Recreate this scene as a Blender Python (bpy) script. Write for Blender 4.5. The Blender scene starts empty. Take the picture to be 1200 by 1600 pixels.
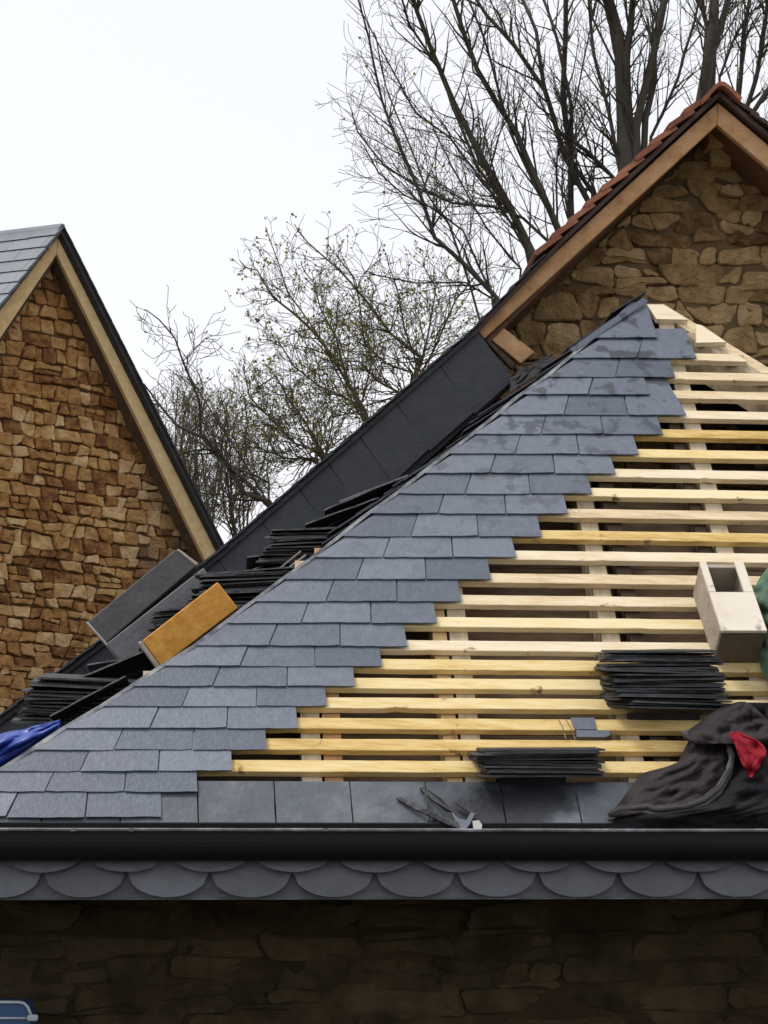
import bpy, math, random
from math import sin, cos, tan, radians, sqrt, pi, atan2
from mathutils import Vector, Matrix, noise
random.seed(11)
S = bpy.context.scene
# ---------------------------------------------------------------- camera
PX, FOC, PITCH = 1200, 3300.0, radians(9.446)
CAM = Vector((0, 0, 3.2))
cd = bpy.data.cameras.new('camera'); cam = bpy.data.objects.new('camera', cd); S.collection.objects.link(cam)
cam.location = CAM; cam.rotation_euler = (radians(90) + PITCH, 0, 0)
cd.sensor_fit = 'HORIZONTAL'; cd.sensor_width = 36; cd.lens = 36 * FOC / PX; cd.clip_start = 0.05; cd.clip_end = 5000
S.camera = cam
S.render.resolution_x, S.render.resolution_y = 768, 1024
# ---------------------------------------------------------------- sky, sun, exposure
W = bpy.data.worlds.new('World'); S.world = W; W.use_nodes = True
nt = W.node_tree; nt.nodes.clear()
SUN_EL, SUN_AZ = radians(66), radians(262)      # azimuth measured clockwise from +Y
sk = nt.nodes.new('ShaderNodeTexSky'); sk.sky_type = 'NISHITA'; sk.sun_disc = False
sk.sun_elevation = SUN_EL; sk.sun_rotation = SUN_AZ; sk.air_density = 1.0; sk.dust_density = 3.0; sk.ozone_density = 1.0
hs = nt.nodes.new('ShaderNodeHueSaturation'); hs.inputs['Saturation'].default_value = 0.22; hs.inputs['Value'].default_value = 1.0
mx = nt.nodes.new('ShaderNodeMix'); mx.data_type = 'RGBA'; mx.inputs[0].default_value = 0.6
mx.inputs[7].default_value = (9.35, 9.45, 9.9, 1)     # even cloud layer over the clear-sky gradient
bg = nt.nodes.new('ShaderNodeBackground'); bg.inputs[1].default_value = 0.12
wo = nt.nodes.new('ShaderNodeOutputWorld')
nt.links.new(sk.outputs[0], hs.inputs['Color']); nt.links.new(hs.outputs[0], mx.inputs[6])
nt.links.new(mx.outputs[2], bg.inputs[0]); nt.links.new(bg.outputs[0], wo.inputs[0])
sl = bpy.data.lights.new('sun', 'SUN'); so = bpy.data.objects.new('sun', sl); S.collection.objects.link(so)
sl.energy = 1.5; sl.angle = radians(14); sl.color = (1.0, 0.95, 0.88)
sd = Vector((sin(SUN_AZ) * cos(SUN_EL), cos(SUN_AZ) * cos(SUN_EL), sin(SUN_EL)))
so.rotation_euler = sd.to_track_quat('Z', 'Y').to_euler(); so.location = (0, 0, 30)
S.view_settings.view_transform = 'Standard'; S.view_settings.look = 'None'
S.view_settings.exposure = 0.2; S.view_settings.gamma = 1.0
S.render.engine = 'CYCLES'

# ---------------------------------------------------------------- measuring helpers
RGT = Vector((1, 0, 0)); FWD = Vector((0, cos(PITCH), sin(PITCH))); UPV = Vector((0, -sin(PITCH), cos(PITCH))); Z = Vector((0, 0, 1))
def ray(x, y): return FWD + RGT * ((x - 600) / FOC) + UPV * ((800 - y) / FOC)
def hit(x, y, P, n):
    d = ray(x, y); return CAM + d * ((P - CAM).dot(n) / d.dot(n))
PSI, TH = radians(5), radians(51)
BU = Vector((cos(PSI), sin(PSI), 0)); BV = Vector((-sin(PSI), cos(PSI), 0))
_r = ray(600, 1290); O = CAM + _r * (6.15 / _r.y)
SUP = BV * cos(TH) + Z * sin(TH); NR = -BV * sin(TH) + Z * cos(TH)
def uv(x, y, n=0.0):
    h = hit(x, y, O + NR * n, NR) - O; return h.dot(BU), h.dot(SUP)
def P3(u, v, n=0.0): return O + BU * u + SUP * v + NR * n
def rp(x, y, n=0.0): return hit(x, y, O + NR * n, NR)
def vp(x, y, V): return hit(x, y, O + BV * V, BV)
def bw(u, V, z): return O + BU * u + BV * V + Z * (z - O.z)    # building frame, absolute z
EZ = O.z

# ---------------------------------------------------------------- mesh helpers
class MB:
    def __init__(s): s.v = []; s.f = []
    def add(s, vs, fs):
        k = len(s.v); s.v += [Vector(p) for p in vs]; s.f += [tuple(i + k for i in f) for f in fs]
    def quad(s, a, b, c, d): s.add([a, b, c, d], [(0, 1, 2, 3)])
    def prism(s, poly, ext):                         # poly: 3-D points, ext: vector
        n = len(poly); ext = Vector(ext)
        s.add(list(poly) + [Vector(p) + ext for p in poly],
              [tuple(range(n - 1, -1, -1)), tuple(range(n, 2 * n))] + [(i, (i + 1) % n, n + (i + 1) % n, n + i) for i in range(n)])
    def box(s, o, a, b, c):                          # origin corner + three edge vectors
        s.prism([o, o + a, o + a + b, o + b], c)
    def tube(s, pts, rad, k=6, cap=True):
        n = len(pts); rings = []
        for i, p in enumerate(pts):
            t = (pts[min(i + 1, n - 1)] - pts[max(i - 1, 0)])
            t = t.normalized() if t.length > 1e-9 else Vector((0, 0, 1))
            a = t.cross(Vector((0.31, 0.93, 0.17))).normalized(); b = t.cross(a)
            r = rad[i] if hasattr(rad, '__len__') else rad
            rings.append([p + (a * cos(2 * pi * j / k) + b * sin(2 * pi * j / k)) * r for j in range(k)])
        vs = [q for r in rings for q in r]
        fs = [(i * k + j, i * k + (j + 1) % k, (i + 1) * k + (j + 1) % k, (i + 1) * k + j) for i in range(n - 1) for j in range(k)]
        if cap: fs += [tuple(range(k - 1, -1, -1)), tuple(range((n - 1) * k, n * k))]
        s.add(vs, fs)
    def sheet(s, rows):                              # rows of equally long point lists
        m = len(rows[0]); s.add([p for r in rows for p in r],
              [(i * m + j, i * m + j + 1, (i + 1) * m + j + 1, (i + 1) * m + j) for i in range(len(rows) - 1) for j in range(m - 1)])
    def build(s, name, mat, parent=None, smooth=False, loc=None, **tags):
        base = parent_world(parent) + (Vector(loc) if loc is not None else Vector((0, 0, 0)))
        if parent is None and loc is None:
            n = len(s.v); base = Vector((sum(p.x for p in s.v) / n, sum(p.y for p in s.v) / n, min(p.z for p in s.v)))
        me = bpy.data.meshes.new(name); me.from_pydata([p - base for p in s.v], [], s.f)
        me.materials.append(mat); me.validate()
        if smooth:
            for p in me.polygons: p.use_smooth = True
        o = bpy.data.objects.new(name, me); S.collection.objects.link(o)
        o.parent = parent; o.location = base - parent_world(parent)
        for k_, v_ in tags.items(): o[k_] = v_
        return o
def parent_world(p):
    r = Vector((0, 0, 0))
    while p is not None: r += p.location; p = p.parent
    return r
def thing(name, label, cat, loc, group=None):
    o = bpy.data.objects.new(name, None); S.collection.objects.link(o); o.location = loc; o.empty_display_size = 0.1
    o['label'] = label; o['category'] = cat
    if group: o['group'] = group
    return o
def bevel(o, w=0.002, seg=1):
    m = o.modifiers.new('bevel', 'BEVEL'); m.width = w; m.segments = seg; m.limit_method = 'ANGLE'; return o
def nz(p, s=1.0, seed=0.0): return noise.noise(Vector((p[0] * s + seed, p[1] * s + seed * 1.7, (p[2] if len(p) > 2 else 0) * s - seed)))
def R(a, b): return random.uniform(a, b)
def lerp_tab(tab, y):
    if y <= tab[0][0]: return tab[0][1]
    for (a, b), (c, d) in zip(tab, tab[1:]):
        if y <= c: return b + (d - b) * (y - a) / (c - a)
    return tab[-1][1]

# ---------------------------------------------------------------- materials
def mat(name, cols, rough=0.7, scale=8.0, detail=8.0, stretch=(1, 1, 1), bump=0.3, bscale=60.0, island=0.0, metal=0.0, spec=0.5,
        patch=None, objrand=0.0, coat=0.0, bdist=0.01, brough=.5):
    m = bpy.data.materials.new(name); m.use_nodes = True; t = m.node_tree; N = t.nodes; L = t.links
    b = N['Principled BSDF']; b.inputs['Roughness'].default_value = rough; b.inputs['Metallic'].default_value = metal
    b.inputs['Specular IOR Level'].default_value = spec
    if coat: b.inputs['Coat Weight'].default_value = coat; b.inputs['Coat Roughness'].default_value = 0.3
    tc = N.new('ShaderNodeTexCoord'); mp = N.new('ShaderNodeMapping'); mp.inputs['Scale'].default_value = stretch
    L.new(tc.outputs['Object'], mp.inputs[0])
    n1 = N.new('ShaderNodeTexNoise'); n1.inputs['Scale'].default_value = scale; n1.inputs['Detail'].default_value = detail; n1.inputs['Roughness'].default_value = 0.65
    L.new(mp.outputs[0], n1.inputs[0])
    val = n1.outputs[0]
    g = N.new('ShaderNodeNewGeometry')
    if island:
        ma = N.new('ShaderNodeMath'); ma.operation = 'MULTIPLY_ADD'; ma.inputs[1].default_value = island; ma.inputs[2].default_value = -island / 2
        L.new(g.outputs['Random Per Island'], ma.inputs[0])
        ad = N.new('ShaderNodeMath'); ad.operation = 'ADD'; L.new(val, ad.inputs[0]); L.new(ma.outputs[0], ad.inputs[1]); val = ad.outputs[0]
    if objrand:
        oi = N.new('ShaderNodeObjectInfo')
        ma = N.new('ShaderNodeMath'); ma.operation = 'MULTIPLY_ADD'; ma.inputs[1].default_value = objrand; ma.inputs[2].default_value = -objrand / 2
        L.new(oi.outputs['Random'], ma.inputs[0])
        ad = N.new('ShaderNodeMath'); ad.operation = 'ADD'; L.new(val, ad.inputs[0]); L.new(ma.outputs[0], ad.inputs[1]); val = ad.outputs[0]
    cr = N.new('ShaderNodeValToRGB'); e = cr.color_ramp.elements
    n = len(cols)
    for i, c in enumerate(cols):
        pos = 0.2 + 0.6 * i / max(1, n - 1)
        if i < 2: e[i].position = pos; e[i].color = (*c, 1)
        else: q = e.new(pos); q.color = (*c, 1)
    L.new(val, cr.inputs[0]); col = cr.outputs[0]
    if patch:                                        # (colour, scale, lo, hi, gradient axis, from, to)
        pc, ps, lo, hi, ax, f0, f1 = patch
        n2 = N.new('ShaderNodeTexNoise'); n2.inputs['Scale'].default_value = ps; n2.inputs['Detail'].default_value = 5; L.new(tc.outputs['Object'], n2.inputs[0])
        r2 = N.new('ShaderNodeMapRange'); r2.inputs[1].default_value = lo; r2.inputs[2].default_value = hi; L.new(n2.outputs[0], r2.inputs[0])
        f = r2.outputs[0]
        if ax is not None:
            sp = N.new('ShaderNodeVectorMath'); sp.operation = 'DOT_PRODUCT'; sp.inputs[1].default_value = ax; L.new(tc.outputs['Object'], sp.inputs[0])
            r3 = N.new('ShaderNodeMapRange'); r3.inputs[1].default_value = f0; r3.inputs[2].default_value = f1; L.new(sp.outputs['Value'], r3.inputs[0])
            mm = N.new('ShaderNodeMath'); mm.operation = 'MULTIPLY'; L.new(f, mm.inputs[0]); L.new(r3.outputs[0], mm.inputs[1]); f = mm.outputs[0]
        mi = N.new('ShaderNodeMix'); mi.data_type = 'RGBA'; L.new(f, mi.inputs[0]); L.new(col, mi.inputs[6]); mi.inputs[7].default_value = (*pc, 1); col = mi.outputs[2]
    L.new(col, b.inputs['Base Color'])
    if bump:
        n3 = N.new('ShaderNodeTexNoise'); n3.inputs['Scale'].default_value = bscale; n3.inputs['Detail'].default_value = 6; L.new(mp.outputs[0], n3.inputs[0])
        bp = N.new('ShaderNodeBump'); bp.inputs['Strength'].default_value = bump; bp.inputs['Distance'].default_value = bdist; n3.inputs['Roughness'].default_value = brough
        L.new(n3.outputs[0], bp.inputs['Height']); L.new(bp.outputs[0], b.inputs['Normal'])
    return m
M = {}
M['slate'] = mat('slate', [(.078, .096, .130), (.108, .128, .166), (.145, .168, .212)], .40, 30, 12, bump=.45, bscale=55, bdist=.006, brough=.7, island=.7,
                 patch=((.048, .054, .070), 13, .55, .62, (0, 0, 1), 3.95, 4.9))
M['slate_wet_shaded'] = mat('slate_wet_shaded', [(.05, .06, .075), (.085, .10, .12), (.20, .22, .24)], .38, 6, 9, bump=.3, bscale=30, island=.12, patch=((.022, .024, .03), 5, .36, .52, (1, 0.087, 0), -.95, -.6))  # dark patch mixes damp with painted shade from the low stack
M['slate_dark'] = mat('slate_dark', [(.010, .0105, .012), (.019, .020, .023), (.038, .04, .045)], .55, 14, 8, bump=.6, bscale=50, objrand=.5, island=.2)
M['slate_strip'] = mat('slate_strip', [(.028, .032, .042), (.038, .043, .055), (.055, .06, .072)], .6, 14, 12, bump=.25, bscale=70, island=.25)
M['slate_far'] = mat('slate_far', [(.085, .10, .13), (.12, .138, .17), (.16, .18, .215)], .5, 6, 8, bump=.2, bscale=20, island=.3)
M['scallop'] = mat('scallop_slate', [(.06, .065, .083), (.09, .097, .12), (.13, .14, .17)], .42, 10, 10, bump=.35, bscale=40, island=.45)
M['black_metal'] = mat('black_gutter_metal', [(.003, .0035, .0045), (.006, .007, .009)], .6, 5, 6, bump=.08, bscale=20, spec=.25)
M['zinc'] = mat('zinc', [(.05, .052, .058), (.14, .145, .155), (.42, .43, .45)], .5, 12, 8, bump=.1, metal=.3, stretch=(1, 1, 1))
M['flash2'] = mat('weathered_flashing', [(.03, .032, .038), (.09, .095, .11), (.28, .29, .30), (.6, .58, .52)], .55, 11, 9, bump=.15)
M['flash'] = mat('pale_flashing', [(.18, .18, .18), (.45, .44, .42), (.72, .70, .66)], .55, 9, 9, bump=.15)
def woodm(name, cols, st, obr=.35, bump=.25, patch=((.22, .13, .06), 17, .66, .74, None, 0, 0)): return mat(name, cols, .75, 5, 12, st, bump, 40, objrand=obr, island=.12, spec=.25, patch=patch)
M['batten'] = woodm('batten_wood', [(.50, .32, .09), (.70, .50, .20), (.80, .64, .34), (.84, .72, .45)], (1.2, 9, 9), .5)

M['batten_cream'] = woodm('cream_batten_wood', [(.52, .38, .22), (.72, .57, .36), (.82, .70, .50), (.86, .76, .58)], (1.2, 9, 9), .4)
M['rafter'] = woodm('rafter_wood', [(.22, .16, .10), (.42, .34, .23), (.58, .49, .35)], (6, 2, 2), .3)
M['barge'] = woodm('bargeboard_wood', [(.27, .13, .055), (.50, .285, .14), (.66, .42, .235)], (3, 3, 3), .1)
M['barge_far'] = woodm('pale_bargeboard_wood', [(.33, .20, .07), (.55, .38, .17), (.68, .50, .28)], (4, 4, 4), .3)
M['old_wood'] = woodm('old_dark_wood', [(.045, .03, .02), (.09, .06, .04), (.14, .10, .065)], (3, 3, 3))
M['plywood'] = mat('pale_plywood', [(.56, .48, .38), (.74, .66, .55), (.82, .75, .65)], .8, 3, 9, bump=.12, bscale=40, spec=.2, patch=((.30, .24, .18), 14, .60, .72, None, 0, 0))
M['shaded_front'] = mat('shaded_box_front', [(.10, .075, .055), (.15, .115, .085), (.19, .15, .115)], .9, 14, 9, bump=.4, bscale=60, spec=.2)  # same plywood box, front face coloured dark to stand for its shade
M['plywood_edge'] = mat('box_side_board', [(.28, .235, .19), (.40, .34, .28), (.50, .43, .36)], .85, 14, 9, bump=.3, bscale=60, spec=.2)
M['osb'] = mat('orange_chipboard', [(.42, .19, .03), (.62, .30, .06), (.75, .42, .12)], .8, 22, 6, bump=.3, bscale=50, spec=.2)
M['grey_board'] = mat('grey_board', [(.07, .07, .075), (.10, .10, .105), (.15, .15, .155)], .8, 12, 10, bump=.3, bscale=60)
M['grey_board2'] = mat('lighter_grey_board', [(.13, .13, .14), (.17, .17, .18), (.22, .22, .23)], .8, 12, 10, bump=.3, bscale=60)
M['membrane'] = mat('black_membrane', [(.009, .009, .011), (.018, .018, .022), (.034, .034, .038)], .8, 10, 8, bump=.4, bscale=15)
M['tile'] = mat('red_clay_tile', [(.13, .045, .025), (.27, .10, .055), (.40, .17, .10)], .8, 9, 9, bump=.4, bscale=40, island=.5)
M['tile_dark'] = mat('dark_weathered_tile', [(.03, .02, .018), (.06, .035, .028), (.10, .055, .04)], .8, 9, 9, bump=.4, bscale=40, island=.4)
M['stone_l'] = mat('ochre_rubble', [(.20, .085, .032), (.44, .22, .075), (.62, .36, .14), (.80, .56, .30)], .9, 13, 13, bump=1.0, bscale=26, bdist=.035, brough=.75, island=.55, spec=.2,
                   patch=((.19, .165, .13), 1.3, .42, .56, (0.67, 0.74, -.6), -2.9, -1.7))
M['mortar_l'] = mat('brown_mortar', [(.07, .038, .018), (.14, .082, .038)], .95, 18, 8, bump=.6, bscale=40, spec=.1)
M['stone_r'] = mat('tan_rubble', [(.16, .085, .035), (.36, .225, .10), (.52, .345, .165), (.68, .49, .27)], .9, 15, 13, bump=1.0, bscale=24, bdist=.035, brough=.75, island=.42, spec=.2)
M['mortar_r'] = mat('tan_mortar', [(.09, .058, .032), (.17, .118, .065)], .95, 14, 8, bump=.6, bscale=40, spec=.1)
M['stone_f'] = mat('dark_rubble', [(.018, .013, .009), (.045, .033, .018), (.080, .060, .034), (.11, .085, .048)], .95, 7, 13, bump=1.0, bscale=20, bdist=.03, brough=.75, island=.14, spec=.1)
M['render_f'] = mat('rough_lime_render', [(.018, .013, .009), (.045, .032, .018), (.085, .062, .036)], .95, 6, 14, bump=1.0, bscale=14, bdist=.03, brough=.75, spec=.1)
M['bark'] = mat('grey_bark', [(.035, .03, .024), (.065, .056, .045), (.10, .088, .068)], .9, 6, 8, (1, 1, .3), .6, 20, spec=.2)
M['bark2'] = mat('brown_bark', [(.06, .05, .03), (.11, .092, .055), (.17, .145, .085)], .9, 6, 8, (1, 1, .3), .5, 20, spec=.2)
M['bud'] = mat('spring_buds', [(.30, .32, .06), (.50, .52, .12)], .7, 3, 3, bump=0, island=.5)
M['cloth'] = mat('dark_cloth', [(.010, .009, .011), (.018, .016, .019), (.03, .027, .03)], .95, 20, 8, bump=.5, bscale=60, spec=.1)
M['lining'] = mat('brown_black_lining', [(.022, .018, .019), (.035, .029, .03), (.055, .046, .047)], .85, 18, 9, bump=.5, bscale=40, spec=.2)
M['trim'] = mat('grey_trim', [(.045, .04, .042), (.075, .068, .07), (.12, .11, .11)], .8, 20, 8, bump=.4, bscale=60)
M['red'] = mat('red_cloth', [(.10, .003, .008), (.24, .006, .017), (.38, .016, .035)], .75, 9, 6, bump=.3, bscale=30, spec=.2)
M['green'] = mat('green_netting', [(.035, .075, .05), (.08, .15, .10), (.20, .30, .22)], .75, 14, 9, bump=.5, bscale=40, spec=.3)
M['blue'] = mat('blue_sheet', [(.008, .02, .16), (.015, .045, .30), (.04, .09, .45)], .35, 5, 6, bump=.3, bscale=20)
M['bluep'] = mat('blue_plastic', [(.012, .05, .13), (.018, .07, .18)], .45, 5, 4, bump=.05)
M['pale_rim'] = mat('pale_rim', [(.30, .34, .38), (.45, .48, .52)], .5, 12, 6, bump=.1)
M['ground'] = mat('muddy_ground', [(.05, .038, .025), (.085, .07, .04), (.07, .09, .035)], .95, .6, 12, bump=.8, bscale=6)
M['sark'] = woodm('dark_under_boards', [(.05, .032, .018), (.13, .085, .048), (.21, .145, .085)], (2, 8, 8))
M['soffit'] = woodm('brown_soffit_board', [(.10, .05, .03), (.17, .085, .05), (.22, .12, .075)], (3, 3, 3), .1)

# ================================================================ GROUND
g = MB(); g.quad(Vector((-400, -400, 0)), Vector((400, -400, 0)), Vector((400, 900, 0)), Vector((-400, 900, 0)))
g.build('ground', M['ground'], kind='structure')

# ================================================================ stone wall builder
def clip(poly, a, b, c):                              # keep a*x+b*y<=c
    out = []
    for i in range(len(poly)):
        p, q = poly[i - 1], poly[i]; dp, dq = a * p[0] + b * p[1] - c, a * q[0] + b * q[1] - c
        if (dp <= 0) != (dq <= 0):
            t = dp / (dp - dq); out.append((p[0] + (q[0] - p[0]) * t, p[1] + (q[1] - p[1]) * t))
        if dq <= 0: out.append(q)
    return out
def voronoi(x0, x1, y0, y1, sx, sy, jit, ax=0.62):
    seeds = []; nx = int((x1 - x0) / sx) + 3; ny = int((y1 - y0) / sy) + 3; grid = {}
    for j in range(-1, ny):
        for i in range(-1, nx):
            if random.random() < .10: continue
            grid[(i, j)] = (x0 + (i + .5 * (j % 2) + R(-jit, jit)) * sx, y0 + (j + R(-jit, jit)) * sy)
    cells = []
    for (i, j), s in grid.items():
        poly = [(s[0] - 2 * sx, s[1] - 2 * sy), (s[0] + 2 * sx, s[1] - 2 * sy), (s[0] + 2 * sx, s[1] + 2 * sy), (s[0] - 2 * sx, s[1] + 2 * sy)]
        for dj in range(-3, 4):
            for di in range(-3, 4):
                q = grid.get((i + di, j + dj))
                if q is None or q == s: continue
                a, b = (q[0] - s[0]) * ax * ax, (q[1] - s[1])
                poly = clip(poly, a, b, a * (q[0] + s[0]) / 2 + b * (q[1] + s[1]) / 2)
                if len(poly) < 3: break
            if len(poly) < 3: break
        if len(poly) >= 3: cells.append(poly)
    return cells
def coursed(x0, x1, y0, y1, h0, h1, w0, w1, J=.013, SK=.026, sp=.33):
    cells = []; y = y0; r = 0
    def bed(r, x, y): return y + 0.022 * nz((x * 1.6, r * 7.3), 1.0, 3.1) + .012 * nz((x * 5, r * 3.3), 1.0, 8.1)
    hs_ = []
    while y < y1: hs_.append((y, R(h0, h1))); y += hs_[-1][1]
    for r, (y, h) in enumerate(hs_):
        x = x0 - R(0, w1); sk0 = R(-.015, .015)
        while x < x1:
            w = R(w0, w1) * (1.0 if random.random() > .2 else 1.5); sk1 = R(-SK, SK)
            j = lambda s=J: R(-s, s)
            a = (x + sk0 * .5, bed(r, x, y) + j()); b = (x + w + sk1 * .5, bed(r, x + w, y) + j())
            c = (x + w - sk1, bed(r + 1, x + w, y + h) + j()); d = (x - sk0, bed(r + 1, x, y + h) + j())
            if w > .13 and random.random() < sp and h > .07:
                t = R(.35, .65); e = (a[0] + (d[0] - a[0]) * t, a[1] + (d[1] - a[1]) * t + j()); f = (b[0] + (c[0] - b[0]) * t, b[1] + (c[1] - b[1]) * t + j())
                cells.append([a, b, f, e])
                if random.random() < .5:
                    t2 = R(.35, .65); m0 = (e[0] + (f[0] - e[0]) * t2, e[1] + (f[1] - e[1]) * t2); m1 = (d[0] + (c[0] - d[0]) * t2, d[1] + (c[1] - d[1]) * t2)
                    cells += [[e, m0, m1, d], [m0, f, c, m1]]
                else: cells.append([e, f, c, d])
            else: cells.append([a, b, c, d])
            x += w; sk0 = sk1
    return cells
def stones(mb, cells, P, a, b, n, gap, h, region, rough=.006, rnd_c=.011, face=.012):
    for poly in cells:
        for (ra, rb, rc) in region: poly = clip(poly, ra, rb, rc) if len(poly) >= 3 else poly
        if len(poly) < 3: continue
        cx = sum(p[0] for p in poly) / len(poly); cy = sum(p[1] for p in poly) / len(poly)
        area = abs(sum(poly[i - 1][0] * poly[i][1] - poly[i][0] * poly[i - 1][1] for i in range(len(poly)))) / 2
        if area < .0007: continue
        size = sqrt(area); pts = []
        for i in range(len(poly)):                   # resample with rounded corners
            p, q, o = poly[i], poly[(i + 1) % len(poly)], poly[i - 1]
            L = math.hypot(q[0] - p[0], q[1] - p[1]); c = min(rnd_c, L * .24)
            if L < .008: continue
            pts.append((p[0] + (q[0] - p[0]) * c / L, p[1] + (q[1] - p[1]) * c / L))
            if L > .05: m_ = R(.35, .65); pts.append((p[0] + (q[0] - p[0]) * m_ + R(-rough, rough), p[1] + (q[1] - p[1]) * m_ + R(-rough, rough)))
            pts.append((q[0] - (q[0] - p[0]) * c / L, q[1] - (q[1] - p[1]) * c / L))
        if len(pts) < 4: continue
        k = len(pts); tx, ty = R(-.14, .14), R(-.14, .14); hh = h * R(.55, 1.25)
        sd_ = R(0, 50)
        def ring(s_in, z, jz=0):
            out = []
            for (x, y) in pts:
                d = math.hypot(x - cx, y - cy); t = max(.1, (d - s_in) / max(d, 1e-6))
                X, Y = cx + (x - cx) * t, cy + (y - cy) * t
                out.append(P + a * X + b * Y + n * (z + ((tx * (X - cx) + ty * (Y - cy)) + jz * nz((X * 16, Y * 16, sd_), 1)) * (z > 0)))
            return out
        g_ = gap * R(.6, 1.5)
        vs = ring(g_, -.03) + ring(g_, hh * .62, face * .4) + ring(g_ + size * .06, hh, face) + ring(g_ + size * .30, hh * 1.05, face * 1.3)
        vs.append(P + a * cx + b * cy + n * (hh * 1.05 + face * .6 * nz((cx * 16, cy * 16, sd_), 1)))
        fs = [(r * k + i, r * k + (i + 1) % k, (r + 1) * k + (i + 1) % k, (r + 1) * k + i) for r in range(3) for i in range(k)]
        fs += [(3 * k + i, 3 * k + (i + 1) % k, 4 * k) for i in range(k)]
        mb.add(vs, fs)

# ================================================================ FRONT BUILDING (hipped roof being slated)
UL0, ULK = -1.299, .945
def uL(v): return UL0 + ULK * v
def uR(v): return 1.291 + (2.504 - v) / 1.137
VTOP = 2.603; VW = 2.0                              # back wall distance behind the eave
front = thing('slate_roof_building', 'stone building with a hipped roof half covered in grey slates and half bare battens', 'building', bw(0.8, 0.3, 0))
# --- slates of the finished area, row by row (joints measured bottom edge, top edge)
HIP = [(470, 1012), (533, 929), (562, 894), (590, 860), (622, 815), (650, 782), (684, 740), (715, 700), (746, 660), (776, 622), (808, 577), (844, 532),
       (877, 490), (911, 442), (945, 398), (980, 352), (1015, 306), (1046, 256), (1075, 212), (1109, 160), (1141, 106), (1176, 54), (1210, 0), (1243, -50), (1283, -108)]
ROWS = [(1283, [10, 133, 253]), (1243, [70, 194, 310]), (1211, [125, 247, 363]), (1177, [178, 301, 417]), (1144, [234, 354, 466]), (1109, [284, 400, 511]),
        (1078, [332, 448, 555]), (1047, [375, 491, 597]), (1015, [420, 531, 637]), (979, [470, 579, 683]), (945, [509, 620, 721]), (911, [556, 665, 767]),
        (876, [598, 707, 807]), (844, [641, 747, 846]), (808, [684, 790, 887]), (777, [726, 828, 925]), (745, [765, 866, 962]), (715, [804, 904, 998]),
        (684, [844, 942, 1036]), (654, [880, 980, 1072]), (622, [918, 1015]), (594, [960, 1055]), (565, [995, 1088]), (533, [1027])]
sm = MB(); GAUGE = .104
HUV = sorted([(uv(x, y)[1], uv(x, y)[0]) for y, x in HIP])
def uH(v): return lerp_tab(HUV, v)
def slate(mb, bl, br, tr, tl, v0, L, th=.0045, lift=.0135, nb=7):
    # corners in (u,v); n falls from lift at the lower edge to 0 at the head
    def pt(u, v, t): return P3(u, v, t + lift * max(0, 1 - (v - v0) / L) + tw * (u - bl[0]) * max(0, 1 - (v - v0) / L))
    tw = R(-.012, .012); poly = []
    for i in range(nb + 1):
        t = i / nb; u = bl[0] + (br[0] - bl[0]) * t; v = bl[1] + (br[1] - bl[1]) * t
        if 0 < i < nb: v += R(-.0013, .0013)
        elif random.random() < .15: v += .003
        poly.append((u, v))
    for t in (.35, .7): poly.append((br[0] + (tr[0] - br[0]) * t + R(-.0012, .0012), br[1] + (tr[1] - br[1]) * t))
    poly.append(tr); poly.append(tl)
    for t in (.7, .35): poly.append((bl[0] + (tl[0] - bl[0]) * t + R(-.0012, .0012), bl[1] + (tl[1] - bl[1]) * t))
    n = len(poly)
    vs = [pt(u, v, 0) for u, v in poly] + [pt(u, v, th) for u, v in poly]
    mb.add(vs, [tuple(range(n - 1, -1, -1)), tuple(range(n, 2 * n))] + [(i, (i + 1) % n, n + (i + 1) % n, n + i) for i in range(n)])
GAP = .0022
for k, (y, js) in enumerate(ROWS):
    L = .235 if k < 22 else .20
    xs_ = [lerp_tab(HIP, y)] + js
    tops = []
    for i, x in enumerate(xs_):
        u, v = uv(x, y)
        if i == 0: lean = .98                         # along the hip
        elif len(xs_) >= 3 and i == 1: lean = .28 if len(xs_) == 4 else .30
        elif i == len(xs_) - 1: lean = -.04 + R(-.02, .02)
        else: lean = .04
        if k == 19 and i == len(xs_) - 1: lean = -.16
        if k == 23: L = .245; lean = .68 if i == 0 else -.02
        tops.append(((u + (GAP if i < len(xs_) - 1 else 0) * 1, v), (u + lean * L + (GAP if i < len(xs_) - 1 else 0), v + L),
                     (u - GAP, v), (u + lean * L - GAP, v + L)))
    for i in range(len(xs_) - 1):
        bl, tl = tops[i][0], tops[i][1]; br, tr = tops[i + 1][2], tops[i + 1][3]
        dv = R(-.0018, .0018)
        if tr[0] - tl[0] < .012:                      # pointed slate against the hip
            tl = (tl[0], tl[1]); tr = (tl[0] + .012, tr[1])
        slate(sm, (bl[0], bl[1] + dv), (br[0], br[1] + dv), tr, tl, bl[1], L)
    # rows reach the hip outside the frame too
    if k < 2: pass
sm.build('slate_covering', M['slate'], front)
# --- eaves undercourse, full width
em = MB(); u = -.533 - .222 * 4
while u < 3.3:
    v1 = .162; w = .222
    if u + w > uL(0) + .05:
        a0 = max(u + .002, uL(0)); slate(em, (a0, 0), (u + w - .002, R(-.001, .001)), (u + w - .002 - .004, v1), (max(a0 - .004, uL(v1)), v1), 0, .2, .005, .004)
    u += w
em.build('eaves_course', M['slate_wet_shaded'], front, label='larger wet slates with painted-in shade laid along the eave')
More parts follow.
